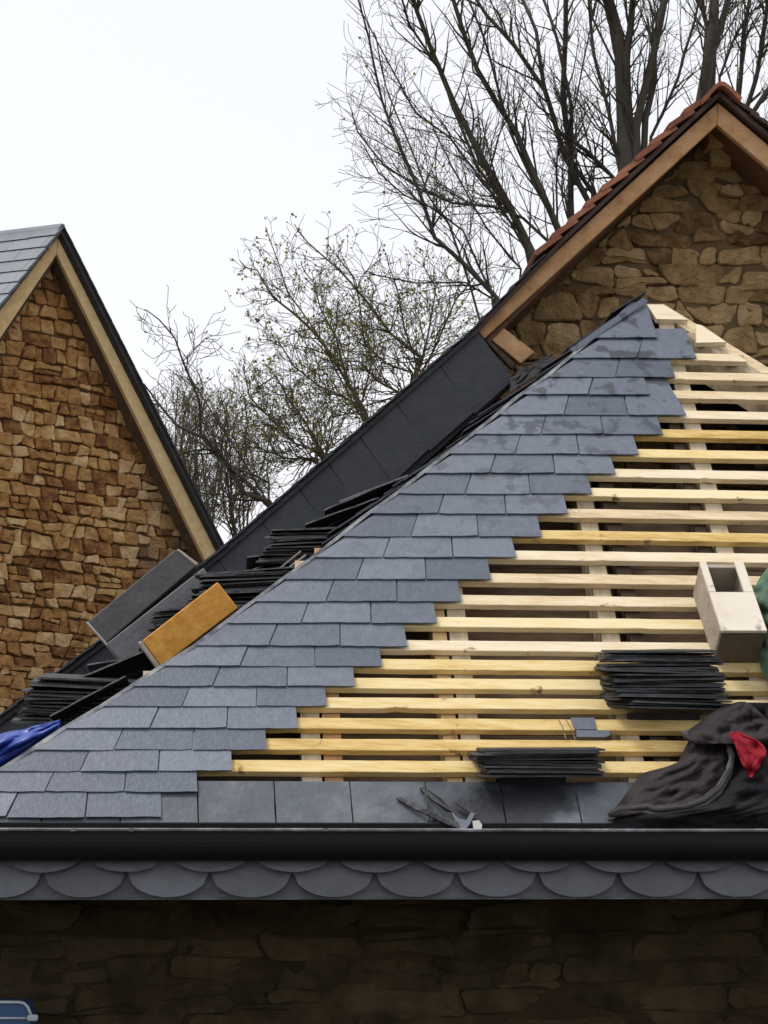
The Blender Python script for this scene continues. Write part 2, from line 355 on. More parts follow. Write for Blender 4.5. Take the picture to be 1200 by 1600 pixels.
# --- battens
BAT = [(600, 1197), (600, 1163), (600, 1130), (600, 1098), (650, 1067.5), (650, 1038), (700, 1008), (750, 972), (800, 937.5), (850, 903), (900, 868), (950, 836.5),
       (1000, 803), (1050, 771), (1050, 740), (1080, 709), (1120, 678), (1120, 648), (1120, 617), (1120, 587.5), (1120, 558)]
for i, (x, y) in enumerate(BAT):
    v = uv(x, y, .0)[1]; hw = .0225
    b = MB(); u0 = uH(v) + .05; u1 = uR(v) - .02
    n_ = 90; rows = []
    prof = [(-hw, -.022), (-hw, -.001), (-hw + .002, .0), (hw - .002, 0), (hw, -.001), (hw, -.022)]
    sag = R(0, 9)
    for j in range(n_ + 1):
        u = u0 + (u1 - u0) * j / n_; w_ = .0018 * nz((u * .9, sag), 1); e1 = .0015 * nz((u * 9, sag, 2), 1) + .012 * max(0, nz((u * 26, sag, 7), 1) - .38); e2 = .0012 * nz((u * 9, sag, 5), 1)
        rows.append([P3(u + (.03 if q > 0 else 0) * (j == n_) * -1, v + w_ + q + (e1 if q < 0 else e2), m_ - .0005) for q, m_ in prof])
    for r in rows: r.append(r[0])
    b.sheet(rows); b.add([rows[0][q] for q in range(6)], [(0, 1, 2, 3, 4, 5)]); b.add([rows[-1][q] for q in range(6)], [(5, 4, 3, 2, 1, 0)])
    b.build('batten', M['batten_cream' if i in (11 + 1, 14, 10, 9, 8, 6, 17, 18, 19, 20) else 'batten'], front)
# short top battens, wide pale boards near the apex
for pl in [[(1088, 506), (1097, 508), (1135, 534), (1088, 535)], [(1010, 475), (1037, 475), (1075, 499), (1026, 498)]]:
    b = MB(); p = [rp(x, y, -.001) for x, y in pl][::-1]
    b.prism([q - NR * .022 for q in p], NR * .021); b.build('batten', M['batten_cream'], front)
b = MB(); p = [rp(x, y, -.0245) for x, y in [(1012, 477), (1040, 477), (1215, 583), (1178, 583)]][::-1]
b.prism([q - NR * .025 for q in p], NR * .0245); b.build('hip_board', M['batten_cream'], front)
# --- rafters
def rafter(u, w, dv=0.0, m='rafter', dn=0.0):
    top = min((u + w / 2 - UL0) / ULK, 2.504 - (u + w / 2 - 1.291) * 1.137) - .05
    if top < .1: return
    b = MB(); b.box(P3(u - w / 2, -.04, -.125), BU * w, SUP * (top + .04), NR * (.1 - dn)); b.build('rafter', M[m], front)
for u in (-1.1, -.68, -.2, .285, .775, 1.222, 1.70, 2.18, 2.66, 3.1): rafter(u, .058)
rafter(-.135, .055, m='barge', dn=.004); rafter(.225, .045, m='barge_far', dn=.006); rafter(.865, .05, m='old_wood', dn=.012); rafter(1.16, .04, m='old_wood', dn=.012)
for (c0, c1) in (((uL(0), 0), (uL(VTOP - .05), VTOP - .05)), ((uR(0), 0), (uR(VTOP - .12), VTOP - .12))):
    b = MB(); sg_ = 1 if c0[0] < 0 else -1; a = P3(*c0, -.05) + BU * .06 * sg_; e = P3(*c1, -.05) + BU * .05 * sg_
    if sg_ < 0: a = P3(uR(0), 0, -.023) - BU * .045; e = P3(uR(VTOP - .16), VTOP - .16, -.023) - BU * .045
    b.prism([a - BU * .025, a + BU * .025, a + BU * .025 - Z * .15, a - BU * .025 - Z * .15], e - a)
    b.build('hip_rafter', M['rafter'], front)
# --- left slope (membrane deck), right slope, back of the roof
cL = P3(UL0, 0, -.03); aL = P3(uL(VTOP), VTOP, -.03); cR = P3(uR(0), 0, -.03); aR = P3(uR(VTOP), VTOP, -.03)
du, dz = (aL - cL).dot(BU), (aL - cL).z
SL = (BU * du + Z * dz).normalized(); NL = (-BU * dz + Z * du).normalized()
b = MB(); rows = [[], [], []]
for v_ in [-.02] + [q[0] for q in HUV[1:]]:
    p = P3(uH(v_) - .012, v_, -.001); rows[0].append(p - Z * .03); rows[1].append(p); rows[2].append(p + BV * (VW - (p - O).dot(BV)))
b.sheet(rows)
b.build('side_slope', M['membrane'], front, label='side roof slope still covered only in black membrane')
b = MB(); b.prism([aR, cR, cR + BV * (VW - (cR - O).dot(BV)), aR + BV * (VW - (aR - O).dot(BV))], (-BU * .02 - Z * .03))
b.build('right_slope', M['slate_strip'], front)
b = MB(); b.prism([aL, aR, aR + BV * .35, aL + BV * .35], Z * -.03); b.build('ridge_board', M['old_wood'], front)
sk_ = MB(); v_ = .02; k = 0
while v_ < 1.62:
    h_ = R(.11, .16); sk_.prism([P3(uL(v_) + .25, v_, -.17 - .004 * (k % 2)), P3(uR(v_) - .25, v_, -.17 - .004 * (k % 2)), P3(uR(v_ + h_) - .25, v_ + h_ - .004, -.17), P3(uL(v_ + h_) + .25, v_ + h_ - .004, -.17)], NR * -.015); v_ += h_; k += 1
sk_.build('under_boarding', M['sark'], front)
# --- hip flashing and the side slates that poke past the hip
hp = [(y, x) for y, x in HIP]
fl = MB()
for (y0, x0), (y1, x1) in zip(hp[1:-1], hp[2:]):
    a = rp(x0 - 3, y0 - 1, .013); c = rp(x1 - 3, y1 - 1, .013); d = (c - a)
    w_ = .005 + R(0, .003)
    fl.prism([a, a + NR * .003 , a + NL * .004 - BU * w_ + Z * .006, a - BU * w_], d * 1.02)
fl.build('hip_flashing', M['flash2'], front)
hs_ = MB()
Y_ = [y for y, x in hp]
for i in range(34):
    t = i / 33; yy = 480 + t * (830 - 480); xx = lerp_tab(HIP, yy) - 4
    p = rp(xx - 3, yy - 2, .012); L = .22; w_ = R(.10, .16)
    dirh = (aL - cL).normalized(); up_ = R(.004, .034)
    q = p + NL * up_ - dirh * L * .5 + BV * R(.0, .05)
    hs_.prism([q, q + dirh * L - NL * .010, q + dirh * L - NL * .010 + BV * w_ , q + BV * w_], NL * .0045)
hs_.build('side_slate_edges', M['slate_strip'], front)
# long thin capping on the very top of the hip
b = MB(); a = rp(900, 549, .018); c = rp(1013, 470, .020)
b.prism([a, a - BU * .02 + Z * .012, a - BU * .028 + Z * .006, a - BU * .006 - Z * .006], c - a); b.build('hip_capping', M['slate'], front)
# --- gutter
zt = vp(600, 1297, -.13).z - EZ
def gprof():
    pr = [(-.13, zt), (-.131, zt - .035)]
    for i in range(7):
        t = i / 6 * pi / 2; pr.append((-.131 + .05 * (1 - cos(t)), zt - .035 - .05 * sin(t)))
    pr += [(-.03, zt - .08), (-.026, zt - .04), (-.026, zt + .02)]
    return pr
gm = MB(); pr = gprof(); U0, U1 = -1.75, 3.7
inn = [(a + .003, c + .003) for a, c in reversed(pr)]
gm.prism([bw(U0, a, EZ + c) for a, c in pr + inn], BU * (U1 - U0)); gm.build('gutter', M['black_metal'], front)
gb = MB(); n_ = 60
gb.tube([bw(U0 + (U1 - U0) * i / n_, -.1345, EZ + zt + .0012 * nz((i * .7, 0), 1)) for i in range(n_ + 1)], .0048, 6)
gb.build('gutter_bead', M['zinc'], front, label='bright rolled bead on the gutter rim')
for x in (115, 205, 955, 508):
    p = vp(x, 1296, -.13); c_ = MB(); c_.box(p - BU * .007 - BV * .010 - Z * .005, BU * .014, BV * .06, Z * .008); c_.build('gutter_clip', M['zinc'], front)
# --- fascia with scalloped slates
fb = MB(); fz0 = vp(600, 1403, -.012).z; fb.box(bw(U0, 0.0, fz0 + .004), BU * (U1 - U0), BV * .022, Z * (EZ - .02 - fz0)); fb.build('fascia_board', M['old_wood'], front)
sc = MB(); w_ = .2345; uc = (vp(67, 1365, -.02) - O).dot(BU)
def scallop(u, zb, V, hgt, tilt, arc, straight=False):
    hw = w_ / 2 - .0015; pts = []
    if straight: pts = [(-hw, 0), (hw, 0)]
    else:
        for i in range(15):
            t = -1 + 2 * i / 14; pts.append((hw * t, arc * (1 - sqrt(max(0, 1 - t * t) * .98 + .0)) + R(-.0006, .0006)))
    pts += [(hw, hgt), (-hw, hgt)]
    tw_ = R(-.002, .002); sc.prism([bw(u + a, V - tilt * (1 - q / hgt) + tw_ * a / w_, zb + q) for a, q in pts], BV * .007)
z2 = vp(600, 1402, -.02).z; z1 = vp(600, 1363, -.02).z
for k in range(-4, 20):
    scallop(uc + k * w_, z2 - .002, -.008, .15, .006, 0, True)
    scallop(uc + (k + .5) * w_ , z2 + R(-.001, .001), -.024, .15, .022, .072)
    scallop(uc + k * w_, z1 + R(-.001, .001), -.040, .10, .030, .06)
sc.build('scalloped_slate_fascia', M['scallop'], front, label='row of scalloped slates hung below the gutter')
b = MB(); b.box(bw(U0, -.012, fz0 - .004), BU * (U1 - U0), BV * .03, Z * .003); b.build('drip_edge', M['zinc'], front)
b = MB(); b.box(bw(U0, .02, fz0 + .02), BU * (U1 - U0), BV * .45, Z * .015); b.build('soffit', M['old_wood'], front)
# --- walls
WF = .42
wl = MB(); wx0, wx1 = UL0 - .12, 3.2
wl.box(bw(wx0, WF, 0), BU * (wx1 - wx0), BV * .3, Z * (fz0 + .02))
wl.box(bw(wx0, WF + .3, 0), BU * .3, BV * (VW - WF - .3), Z * (fz0 + .02)); wl.box(bw(wx1 - .3, WF + .3, 0), BU * .3, BV * (VW - WF - .3), Z * (fz0 + .02))
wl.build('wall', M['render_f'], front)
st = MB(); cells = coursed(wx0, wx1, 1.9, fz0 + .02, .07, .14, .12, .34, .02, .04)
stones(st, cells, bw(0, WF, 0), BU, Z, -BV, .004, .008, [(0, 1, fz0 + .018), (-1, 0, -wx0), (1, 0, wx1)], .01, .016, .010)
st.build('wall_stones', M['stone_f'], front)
fl_ = MB(); fl_.box(bw(wx0 + .02, WF + .02, EZ - .12), BU * (wx1 - wx0 - .04), BV * (VW - WF - .04), Z * .05); fl_.build('attic_floor', M['old_wood'], front)

# ================================================================ BACK BUILDING (red tiles, stone gable)
back = thing('stone_gable_house', 'taller stone gable house with red tiles and pale timber bargeboards behind the slate roof', 'house', bw(1.6, VW, 0))
VB = VW - .27                                        # outer face of bargeboards
def g2(x, y, V): p = vp(x, y, V); return (p - O).dot(BU), p.z
vergeL = [g2(*q, VB) for q in [(1121, 135), (1000, 247), (879, 361), (741, 505), (605, 625), (520, 700), (345, 852), (0, 1112), (-160, 1228)]]
ua, za = vergeL[0]
rs = (g2(1200, 218, VB)[1] - g2(1133, 162, VB)[1]) / (g2(1200, 218, VB)[0] - g2(1133, 162, VB)[0]); rs = -.86
UBR = ua + 2.75
vergeR = [(ua, za), (ua + 2.75, za + rs * 2.75)]
# wall
zl = lambda u: za - .02 - (ua - u) * .93
wb = MB(); zb_ = za - .12
prof = [(vergeL[-1][0] + .1, 0)] + [(u + .02, z - .12) for u, z in reversed(vergeL)] + [(UBR - .1, za + rs * 2.65 - .12), (UBR - .1, 0)]
wb.prism([bw(u, VW, z) for u, z in prof], BV * .3)
wb.box(bw(vergeL[-1][0] + .1, VW + .3, 0), BU * .3, BV * 3.6, Z * (vergeL[-1][1] - .14)); wb.box(bw(UBR - .4, VW + .3, 0), BU * .3, BV * 3.6, Z * (za + rs * 2.75 - .14))
wb.build('wall', M['mortar_r'], back)
sb = MB(); cells = coursed(-.5, UBR - .1, 3.0, za - .05, .055, .105, .07, .19, .022, .04, .3)
a1 = (vergeL[3][1] - za) / (vergeL[3][0] - ua)
def under(u0, z0, s, off): return (-s, 1, z0 - s * u0 - off) # z <= z0+s(u-u0)-off
regs = [under(ua, za, a1, .14), under(ua, za, rs, .14), (1, 0, UBR - .12)]
stones(sb, cells, bw(0, VW, 0), BU, Z, -BV, .0025, .014, regs, .010, .014, .014)
sb.build('wall_stones', M['stone_r'], back)
# roof deck slabs following the verge, running back
for nm, pts, t_, m_ in (('roof', vergeL[:4], .035, 'tile_dark'), ('roof', vergeL[3:], .035, 'slate_dark'), ('roof', vergeR, .035, 'tile_dark')):
    r_ = MB(); top = [bw(u, VB - .03, z - .030) for u, z in pts]; bot = [bw(u, VB - .03, z - .052) for u, z in pts]
    r_.prism(top + bot[::-1], BV * 4.2); roof_ = r_.build(nm, M[m_], back)
# red tile courses on the verge
def tiles(side, n, start, d, size, m_, name):
    tm = MB()
    for i in range(n):
        s0 = start + i * d
        def at(s):
            if side < 0:
                acc = 0
                for (u0, z0), (u1, z1) in zip(vergeL, vergeL[1:]):
                    l = math.hypot(u1 - u0, z1 - z0)
                    if s <= acc + l or (u1, z1) == vergeL[-1]: t = (s - acc) / l; return (u0 + (u1 - u0) * t, z0 + (z1 - z0) * t), ((u1 - u0) / l, (z1 - z0) / l)
                    acc += l
            l = math.hypot(1, rs); return (ua + s / l, za + s * rs / l), (1 / l, rs / l)
        (u0, z0), (tu, tz) = at(s0)
        nu, nz_ = (-tz, tu) if side > 0 else (tz, -tu)
        if nz_ < 0: nu, nz_ = -nu, -nz_
        lift = .020 + R(-.003, .004) if size > .008 else .007; th = size; za_o = .030; u0, z0 = u0, z0 - za_o
        # head end tucked under the course above, tail lifted
        A = (u0 + nu * .001, z0 + nz_ * .001); B = (u0 + tu * d * 1.35 + nu * lift, z0 + tz * d * 1.35 + nz_ * lift)
        C = (B[0] + nu * th, B[1] + nz_ * th); C2 = (B[0] - tu * .012 + nu * (th + .004), B[1] - tz * .012 + nz_ * (th + .004)); Dd = (A[0] + nu * th, A[1] + nz_ * th)
        Mid = ((Dd[0] + C[0]) / 2 + nu * th * .5, (Dd[1] + C[1]) / 2 + nz_ * th * .5)
        prev = VB - .045 + R(-.008, .008)
        tm.prism([bw(q[0], prev, q[1]) for q in (A, B, C, C2, Mid, Dd)], BV * .17)
        for k in range(1, 24): 
            jj = R(-.003, .003); tm.prism([bw(q[0], prev + .172 * k, q[1] + jj) for q in (A, B, C, C2, Mid, Dd)], BV * .168)
    return tm.build(name, M[m_], back)
Lt = sum(math.hypot(a[0] - b_[0], a[1] - b_[1]) for a, b_ in zip(vergeL[:3], vergeL[1:4]))
tiles(-1, 10, .05, .0935, .014, 'tile', 'red_roof_tiles')
sm2 = MB()
tiles(-1, 34, .99, .088, .003, 'slate_strip', 'dark_slate_edge')
tiles(1, 34, .05, .10, .010, 'tile_dark', 'dark_tile_verge')
rt = MB()
for k in range(12):
    cu, cz = ua, za - .012; v0 = VB - .07 + k * .33
    out = [(cu - .080, cz - .066), (cu - .050, cz - .032), (cu - .028, cz - .008), (cu - .010, cz + .006), (cu + .010, cz + .006), (cu + .028, cz - .006), (cu + .050, cz - .026), (cu + .080, cz - .056)]
    inn = [(cu + (a - cu) * .93, c - .018) for a, c in out]
    rt.prism([bw(a, v0, c) for a, c in out + inn[::-1]], BV * .328)
rt.build('ridge_tile', M['tile'], back, smooth=False)
# bargeboards
def board(pts, V, th, m_, name, par, **kw):
    b_ = MB(); b_.prism([vp(x, y, V) for x, y in pts], BV * th); return bevel(b_.build(name, M[m_], par, **kw), .003)
board([(1121.5, 160), (1120.5, 195), (757, 529), (741, 511)], VB, .03, 'barge', 'bargeboard', back)
pR = vp(1121.5, 160, VB); pRi = vp(1120.5, 195, VB)
uu, zz = (pR - O).dot(BU), pR.z; ui, zi = (pRi - O).dot(BU), pRi.z
b = MB(); b.prism([bw(uu + .001, VB, zz), bw(uu + 2.65, VB, zz + rs * 2.65), bw(uu + 2.65, VB, zi + rs * 2.65), bw(ui + .001, VB, zi)], BV * .03)
bevel(b.build('bargeboard', M['barge'], back), .003)
# soffit boards under the overhang
for sgn, s_ in ((-1, -a1), (1, rs)):
    b = MB(); L_ = 1.25 if sgn < 0 else 2.6; k_ = a1 * -1 if sgn < 0 else rs
    p0 = (ui, zi - .004 + .05); p1 = (ui + sgn * L_, zi + .046 + (k_ * L_))
    b.prism([bw(p0[0], VB + .031, p0[1]), bw(p1[0], VB + .031, p1[1]), bw(p1[0], VB + .031, p1[1] - .02), bw(p0[0], VB + .031, p0[1] - .02)], BV * .235)
    b.build('soffit', M['soffit'], back)
# ridge beam end, block under it
b = MB(); p = vp(1108, 226, VW - .12); q = vp(1136, 198, VW - .12); b.box(p, BU * (q - p).dot(BU), BV * .14, Z * (q.z - p.z)); b.build('ridge_beam', M['barge'], back)
b = MB(); p = vp(1111, 259, VW - .07); q = vp(1142, 228, VW - .07); b.box(p, BU * (q - p).dot(BU), BV * .09, Z * (q.z - p.z)); bevel(b.build('padstone', M['stone_r'], back), .004)
board([(762, 526), (783, 509), (836, 550), (814, 568)], VB + .04, .05, 'barge', 'timber_stub', back, label='short sloping timber below the end of the bargeboard')
board([(757, 531), (761, 528), (806, 568), (800, 577)], VB + .02, .03, 'old_wood', 'lath', back)
b = MB(); rows = []
for i in range(8):
    t = i / 7; row = []
    for j in range(12):
        q = j / 11; x = 797 + q * 66; y = (590 - q * 36) * (1 - t) + t * (612 - q * 44) - (1 - t) * 6 * abs(sin(q * 7)) 
        row.append(vp(x, y, VB - .05 - .05 * t + .02 * nz((x * .12, y * .2), 1)))
    rows.append(row)
b.sheet(rows); b.build('membrane_flap', M['membrane'], back, smooth=False)
# slate-faced step between the two roofs
fs_ = MB()
top = [(745, 515), (605, 629), (520, 704), (345, 856), (0, 1116), (-160, 1232)]
def along(pts, s):
    acc = 0
    for (x0, y0), (x1, y1) in zip(pts, pts[1:]):
        l = math.hypot(x1 - x0, y1 - y0)
        if s <= acc + l: t = (s - acc) / l; return x0 + (x1 - x0) * t, y0 + (y1 - y0) * t, (x1 - x0) / l, (y1 - y0) / l
        acc += l
    return None
s = 0; cuts = [0, 80, 170, 247, 312, 372, 450, 540, 630, 720, 810, 900, 990, 1080]
for c0, c1 in zip(cuts, cuts[1:]):
    a = along(top, c0 + .8); c = along(top, c1 - .8)
    if not a or not c: break
    d = 128
    q = [(a[0], a[1]), (c[0], c[1]), (c[0] - c[3] * d * .68 , c[1] + d * .80), (a[0] - a[3] * d * -.55 , a[1] + d * .76)]
    q = [(a[0], a[1]), (c[0], c[1]), (c[0] + 58, c[1] + 82), (a[0] + 58, a[1] + 78)]
    V0 = VB - .012 + R(-.002, .002)
    fs_.prism([vp(x, y, V0) for x, y in q], BV * .008)
fs_.build('slate_faced_verge', M['slate_strip'], back, label='sloping strip of large dark slates facing the step between the roofs')
bb = MB(); bb.prism([vp(x, y, VB + .002) for x, y in [(743, 517), (605, 631), (520, 706), (345, 858), (-160, 1235), (-100, 1330), (400, 960), (800, 600)]], BV * .1)
bb.build('step_wall', M['membrane'], back)

# ================================================================ LEFT HOUSE
PH = radians(42); GA = Vector((cos(PH), sin(PH), 0)); GN = Vector((sin(PH), -cos(PH), 0))
_r = ray(91, 366); LA = CAM + _r * (14 / _r.y)       # apex of the bargeboards, outer face
def lg(x, y, off=0.0): return hit(x, y, LA + GN * off, GN)
def l2(x, y, off=0.0): p = lg(x, y, off) - LA; return p.dot(GA), p.z
sR = l2(337, 855)[1] / l2(337, 855)[0]; sL = l2(0, 481)[1] / l2(0, 481)[0]
left = thing('rubble_stone_house', 'ochre rubble stone house with steep gable, pale bargeboards and grey slate roof at far left', 'house', Vector((LA.x, LA.y, 0)) - GN * .15)
RD = Vector((-sin(radians(69)), cos(radians(69)), 0))
def LP(a, z, n=0.0): return LA + GA * a + Z * z + GN * n
HR = 1.62; zg = -LA.z
w = MB(); w.prism([LP(-HR, zg, -.16), LP(HR, zg, -.16), LP(HR, sR * HR - .12, -.16), LP(0, -.08, -.16), LP(-HR, -sL * HR - .12 if sL > 0 else sL * HR, -.16)], GN * -.35)
w.box(LP(-HR, zg, -.51), GA * .3, RD * 5, Z * (-zg + sR * HR - .2)); w.box(LP(HR - .3, zg, -.51), GA * .3, RD * 5, Z * (-zg + sR * HR - .2))
w.build('wall', M['mortar_l'], left)
st = MB(); cells = coursed(-HR, HR, 3.3 - LA.z, -.05, .062, .108, .062, .15, sp=.25)
stones(st, cells, LP(0, 0, -.16), GA, Z, GN, .0045, .024, [(-sR, 1, -.10), (-abs(sL), 1, -.10), (1, 0, HR), (-1, 0, HR)] if False else [(-sR, 1, -.10), (sR * -1 * -1 * -1 * -1 if False else -abs(sL), 1, -.10)], .006)
st.build('wall_stones', M['stone_l'], left)
RL = 5.5
for sg, s_ in ((1, -sR), (-1, abs(sL))):
    hyp = math.hypot(1, s_); e = HR + .12
    p0 = LP(0, .0, .04); p1 = LP(sg * e, -s_ * e, .04); nn = (GA * sg * s_ + Z).normalized()
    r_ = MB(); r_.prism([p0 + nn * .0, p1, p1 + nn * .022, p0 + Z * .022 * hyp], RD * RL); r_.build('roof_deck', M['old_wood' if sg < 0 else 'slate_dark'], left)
    # slates
    sl_ = MB(); Lr = hyp * e; dvec = (GA * sg - Z * s_).normalized(); ga = .118; k = 0; base = p0 + Z * .022 * hyp
    srow = Lr
    lf = .016 if sg < 0 else .004
    while srow > .0:
        x = -.15 * (k % 2) - .08
        while x < RL:
            wd = .26 * R(.93, 1.07); x0 = max(x, -.02) ; x1 = min(x + wd, RL)
            if x1 > x0 + .02:
                t = base + dvec * max(0, srow - .23); tl = base + dvec * (srow + R(-.004, .004))
                a_ = t + RD * x0; b_ = t + RD * (x1 - .003); c_ = tl + RD * (x1 - .003) + nn * lf; d_ = tl + RD * x0 + nn * lf
                sl_.prism([a_, b_, c_, d_], nn * .006)
            x += wd
        srow -= ga; k += 1
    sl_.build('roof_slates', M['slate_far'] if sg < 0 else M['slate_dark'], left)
rc = MB(); rc.prism([LP(-.11, -.13, .05), LP(-.005, .065, .05), LP(.02, .06, .05), LP(.02, .045, .05), LP(-.02, .04, .05), LP(-.10, -.14, .05)], RD * RL); rc.build('ridge_slates', M['slate_far'], left)
def lboard(pts, name, m_): b_ = MB(); b_.prism([lg(x, y) for x, y in pts], GN * -.03); return b_.build(name, M[m_], left)
lboard([(90, 367), (88.5, 397), (-60, 618), (-60, 563)], 'bargeboard', 'barge_far')
lboard([(91, 365), (345, 875), (322, 878), (89, 397)], 'bargeboard', 'barge_far')
for pts in ([(89, 398), (322, 880), (318, 880), (88, 404)], [(88, 398), (-60, 620), (-60, 626), (88, 404)]):
    b = MB(); b.prism([lg(x, y, -.03) for x, y in pts], GN * -.14); b.build('soffit', M['old_wood'], left)

# ================================================================ LOOSE OBJECTS
def slate_mesh(i, lx=.32, ly=.22, th=.0055):
    poly = []
    n = 9
    for a_, b_ in (((-1, -1), (1, -1)), ((1, -1), (1, 1)), ((1, 1), (-1, 1)), ((-1, 1), (-1, -1))):
        for k in range(n):
            t = k / n; x = a_[0] + (b_[0] - a_[0]) * t; y = a_[1] + (b_[1] - a_[1]) * t
            poly.append((x * lx / 2 * R(.975, 1.0), y * ly / 2 * R(.94, 1.0)))
    me = bpy.data.meshes.new('slate'); m = len(poly)
    me.from_pydata([(x, y, .0012 * nz((x * 9, y * 9, i), 1)) for x, y in poly] + [(x * .985, y * .98, th + .0015 * nz((x * 9, y * 9, i + 4), 1)) for x, y in poly], [],
                   [tuple(range(m - 1, -1, -1)), tuple(range(m, 2 * m))] + [(j, (j + 1) % m, m + (j + 1) % m, m + j) for j in range(m)])
    me.materials.append(M['slate_dark']); return me
SM = [slate_mesh(i) for i in range(5)]
proto = bpy.data.objects.new('loose_slate', SM[0]); first_used = [False]
def loose(loc, ax, ay, label, group, scale=(1, 1, 1), mesh=None):
    o = proto if not first_used[0] else proto.copy()
    first_used[0] = True
    o.data = mesh or random.choice(SM); S.collection.objects.link(o)
    ax = ax.normalized(); az = ax.cross(ay).normalized(); ay = az.cross(ax)
    o.matrix_world = Matrix.Translation(loc) @ Matrix((ax, ay, az)).transposed().to_4x4() @ Matrix.Diagonal((*scale, 1))
    o['label'] = label; o['category'] = 'slate'; o['group'] = group; return o
def stack(pxl, V, n, step, label, group, tilt=0.0, drift=0.0, jit=.012, rot=.05, sc=(1, 1, 1), fan=0, wob=.02, pitch=.10):
    """pxl: pixel centre of the lowest slate; V: distance of its centre behind the eave"""
    c = vp(*pxl, V); sd_ = R(0, 40)
    for i in range(n):
        r = rot * 1.6 * nz((i * .45, sd_), 1) + R(-rot, rot) * .5 + (fan * (1 - i / (n * .35)) if i < n * .35 else 0)
        t = i / max(1, n - 1)
        ax = BU * cos(r) + BV * sin(r) + Z * (tilt + wob * 2.2 * nz((i * .33, sd_ + 9), 1) + R(-wob, wob) * .3)
        ay = BV * cos(r) - BU * sin(r) + Z * (pitch + .12 * nz((i * .4, sd_ + 20), 1))
        loose(c + Z * (i * step) + BU * (drift * t + jit * 2.0 * nz((i * .3, sd_ + 30), 1) + R(-jit, jit) * .25) + BV * (jit * 2 * nz((i * .6, sd_ + 3), 1)), ax, ay, label, group, (sc[0] * R(.93, 1.04), sc[1] * R(.92, 1.04), sc[2]))
def bv_at(x, y): u, v = uv(x, y); return v * cos(TH)
# thick stack under the wooden box
stack((1038, 1106), bv_at(1030, 1100) - .01, 27, .0066, 'one of the thin dark slates in the thick stack below the pale wooden box', 'slates stacked below the wooden box', drift=-.02, sc=(1.12, 1, 1), fan=.28, jit=.012, wob=.028, rot=.08)
stack((836, 1211), bv_at(830, 1210) - .005, 12, .0068, 'one of the dark slates in the low stack on the lowest batten above the gutter', 'slates in the low stack near the gutter', drift=.01, sc=(1.15, .9, 1), fan=.1, jit=.016, wob=.03)
# wedges carrying the stacks
def wedge(px0, px1, V, dep, h, label):
    p = vp(*px0, V); q = vp(*px1, V); wdt = (q - p).dot(BU); b_ = MB()
    lo = p - Z * h
    b_.prism([p, p + BV * dep, p + BV * dep * .35 - Z * h], BU * wdt)
    return b_.build('stack_bracket', M['membrane'], None, label=label, category='bracket')
wedge((985, 1113), (1095, 1113), bv_at(1030, 1100) - .06, .17, .07, 'dark wedge bracket carrying the thick slate stack on the battens')
wedge((785, 1214), (885, 1214), bv_at(830, 1210) - .06, .15, .045, 'dark wedge bracket carrying the low slate stack near the gutter')
# stacks on the side slope
stack((476, 880), .96, 18, .0064, 'one of the dark slates in the topmost stack on the far side of the hip', 'slates in the upper stack behind the hip', tilt=.05, drift=.05, jit=.022, wob=.035)
stack((368, 966), .88, 24, .0066, 'one of the dark slates in the stack between the hip and the orange box', 'slates in the middle stack behind the hip', tilt=.03, drift=.07, jit=.03, wob=.03, sc=(1.15, 1, 1))
stack((285, 992), .92, 16, .0066, 'one of the ragged dark slates between the grey box and the orange box', 'slates between the two boxes', tilt=.10, drift=.05, jit=.03, wob=.04, sc=(.7, .9, 1))
stack((128, 1132), .66, 22, .0068, 'one of the dark slates in the lowest stack beside the blue sheet', 'slates in the lowest stack behind the hip', tilt=-.02, drift=.05, jit=.03, wob=.04, sc=(1.2, 1, 1))
for i in range(30):
    t = i / 29; V = R(.55, 1.15) if t < .55 else R(.95, 1.35); x = 70 + t * 500 + R(-18, 18)
    hy = lerp_tab(sorted([(b_, a_) for a_, b_ in HIP]), x)
    p = vp(x, hy, V); b0 = (p - cL).dot(SL)
    # put the point on the side slope at this V
    q = cL + SL * b0 + BV * (V - (cL - O).dot(BV)); q = q + NL * (.03 + R(0, .06 if t < .6 else .035))
    a_ = R(-.35, .15); ax = (SL * cos(a_) + NL * sin(a_) * .6 - Z * R(.1, .45)).normalized(); ay = (BV + NL * R(-.25, .1)).normalized()
    loose(q, ax, ay, 'one of the dark slates strewn untidily along the black membrane behind the hip', 'slates strewn behind the hip', (R(.7, 1.1), R(.7, 1), 1))
for i, (x0, y0, x1, y1) in enumerate([(530, 786, 640, 744), (542, 790, 650, 748), (556, 789, 655, 752), (560, 797, 668, 740)]):
    p = vp(x0, y0, 1.12 + i * .03); q = vp(x1, y1, 1.12 + i * .03); d = (q - p)
    loose((p + q) / 2, d, BV * .9 + Z * .3, 'one of the long dark slate slivers resting along the top side of the hip', 'slate slivers along the hip', (d.length / .32, .16, 1))
for i, (x0, y0, x1, y1) in enumerate([(428, 905, 478, 868), (436, 890, 470, 862)]):
    a = vp(x0, y0, .80); c = vp(x1, y1, .80); b = MB(); b.box(a, c - a, BV * .03, Z * .006)
    b.build('offcut', M['flash'] if i == 0 else M['plywood_edge'], None, label=['pale narrow timber offcut lying on the hip below the upper slate stack', 'short greyish lath offcut tucked behind the pale one on the hip'][i], category='offcut')

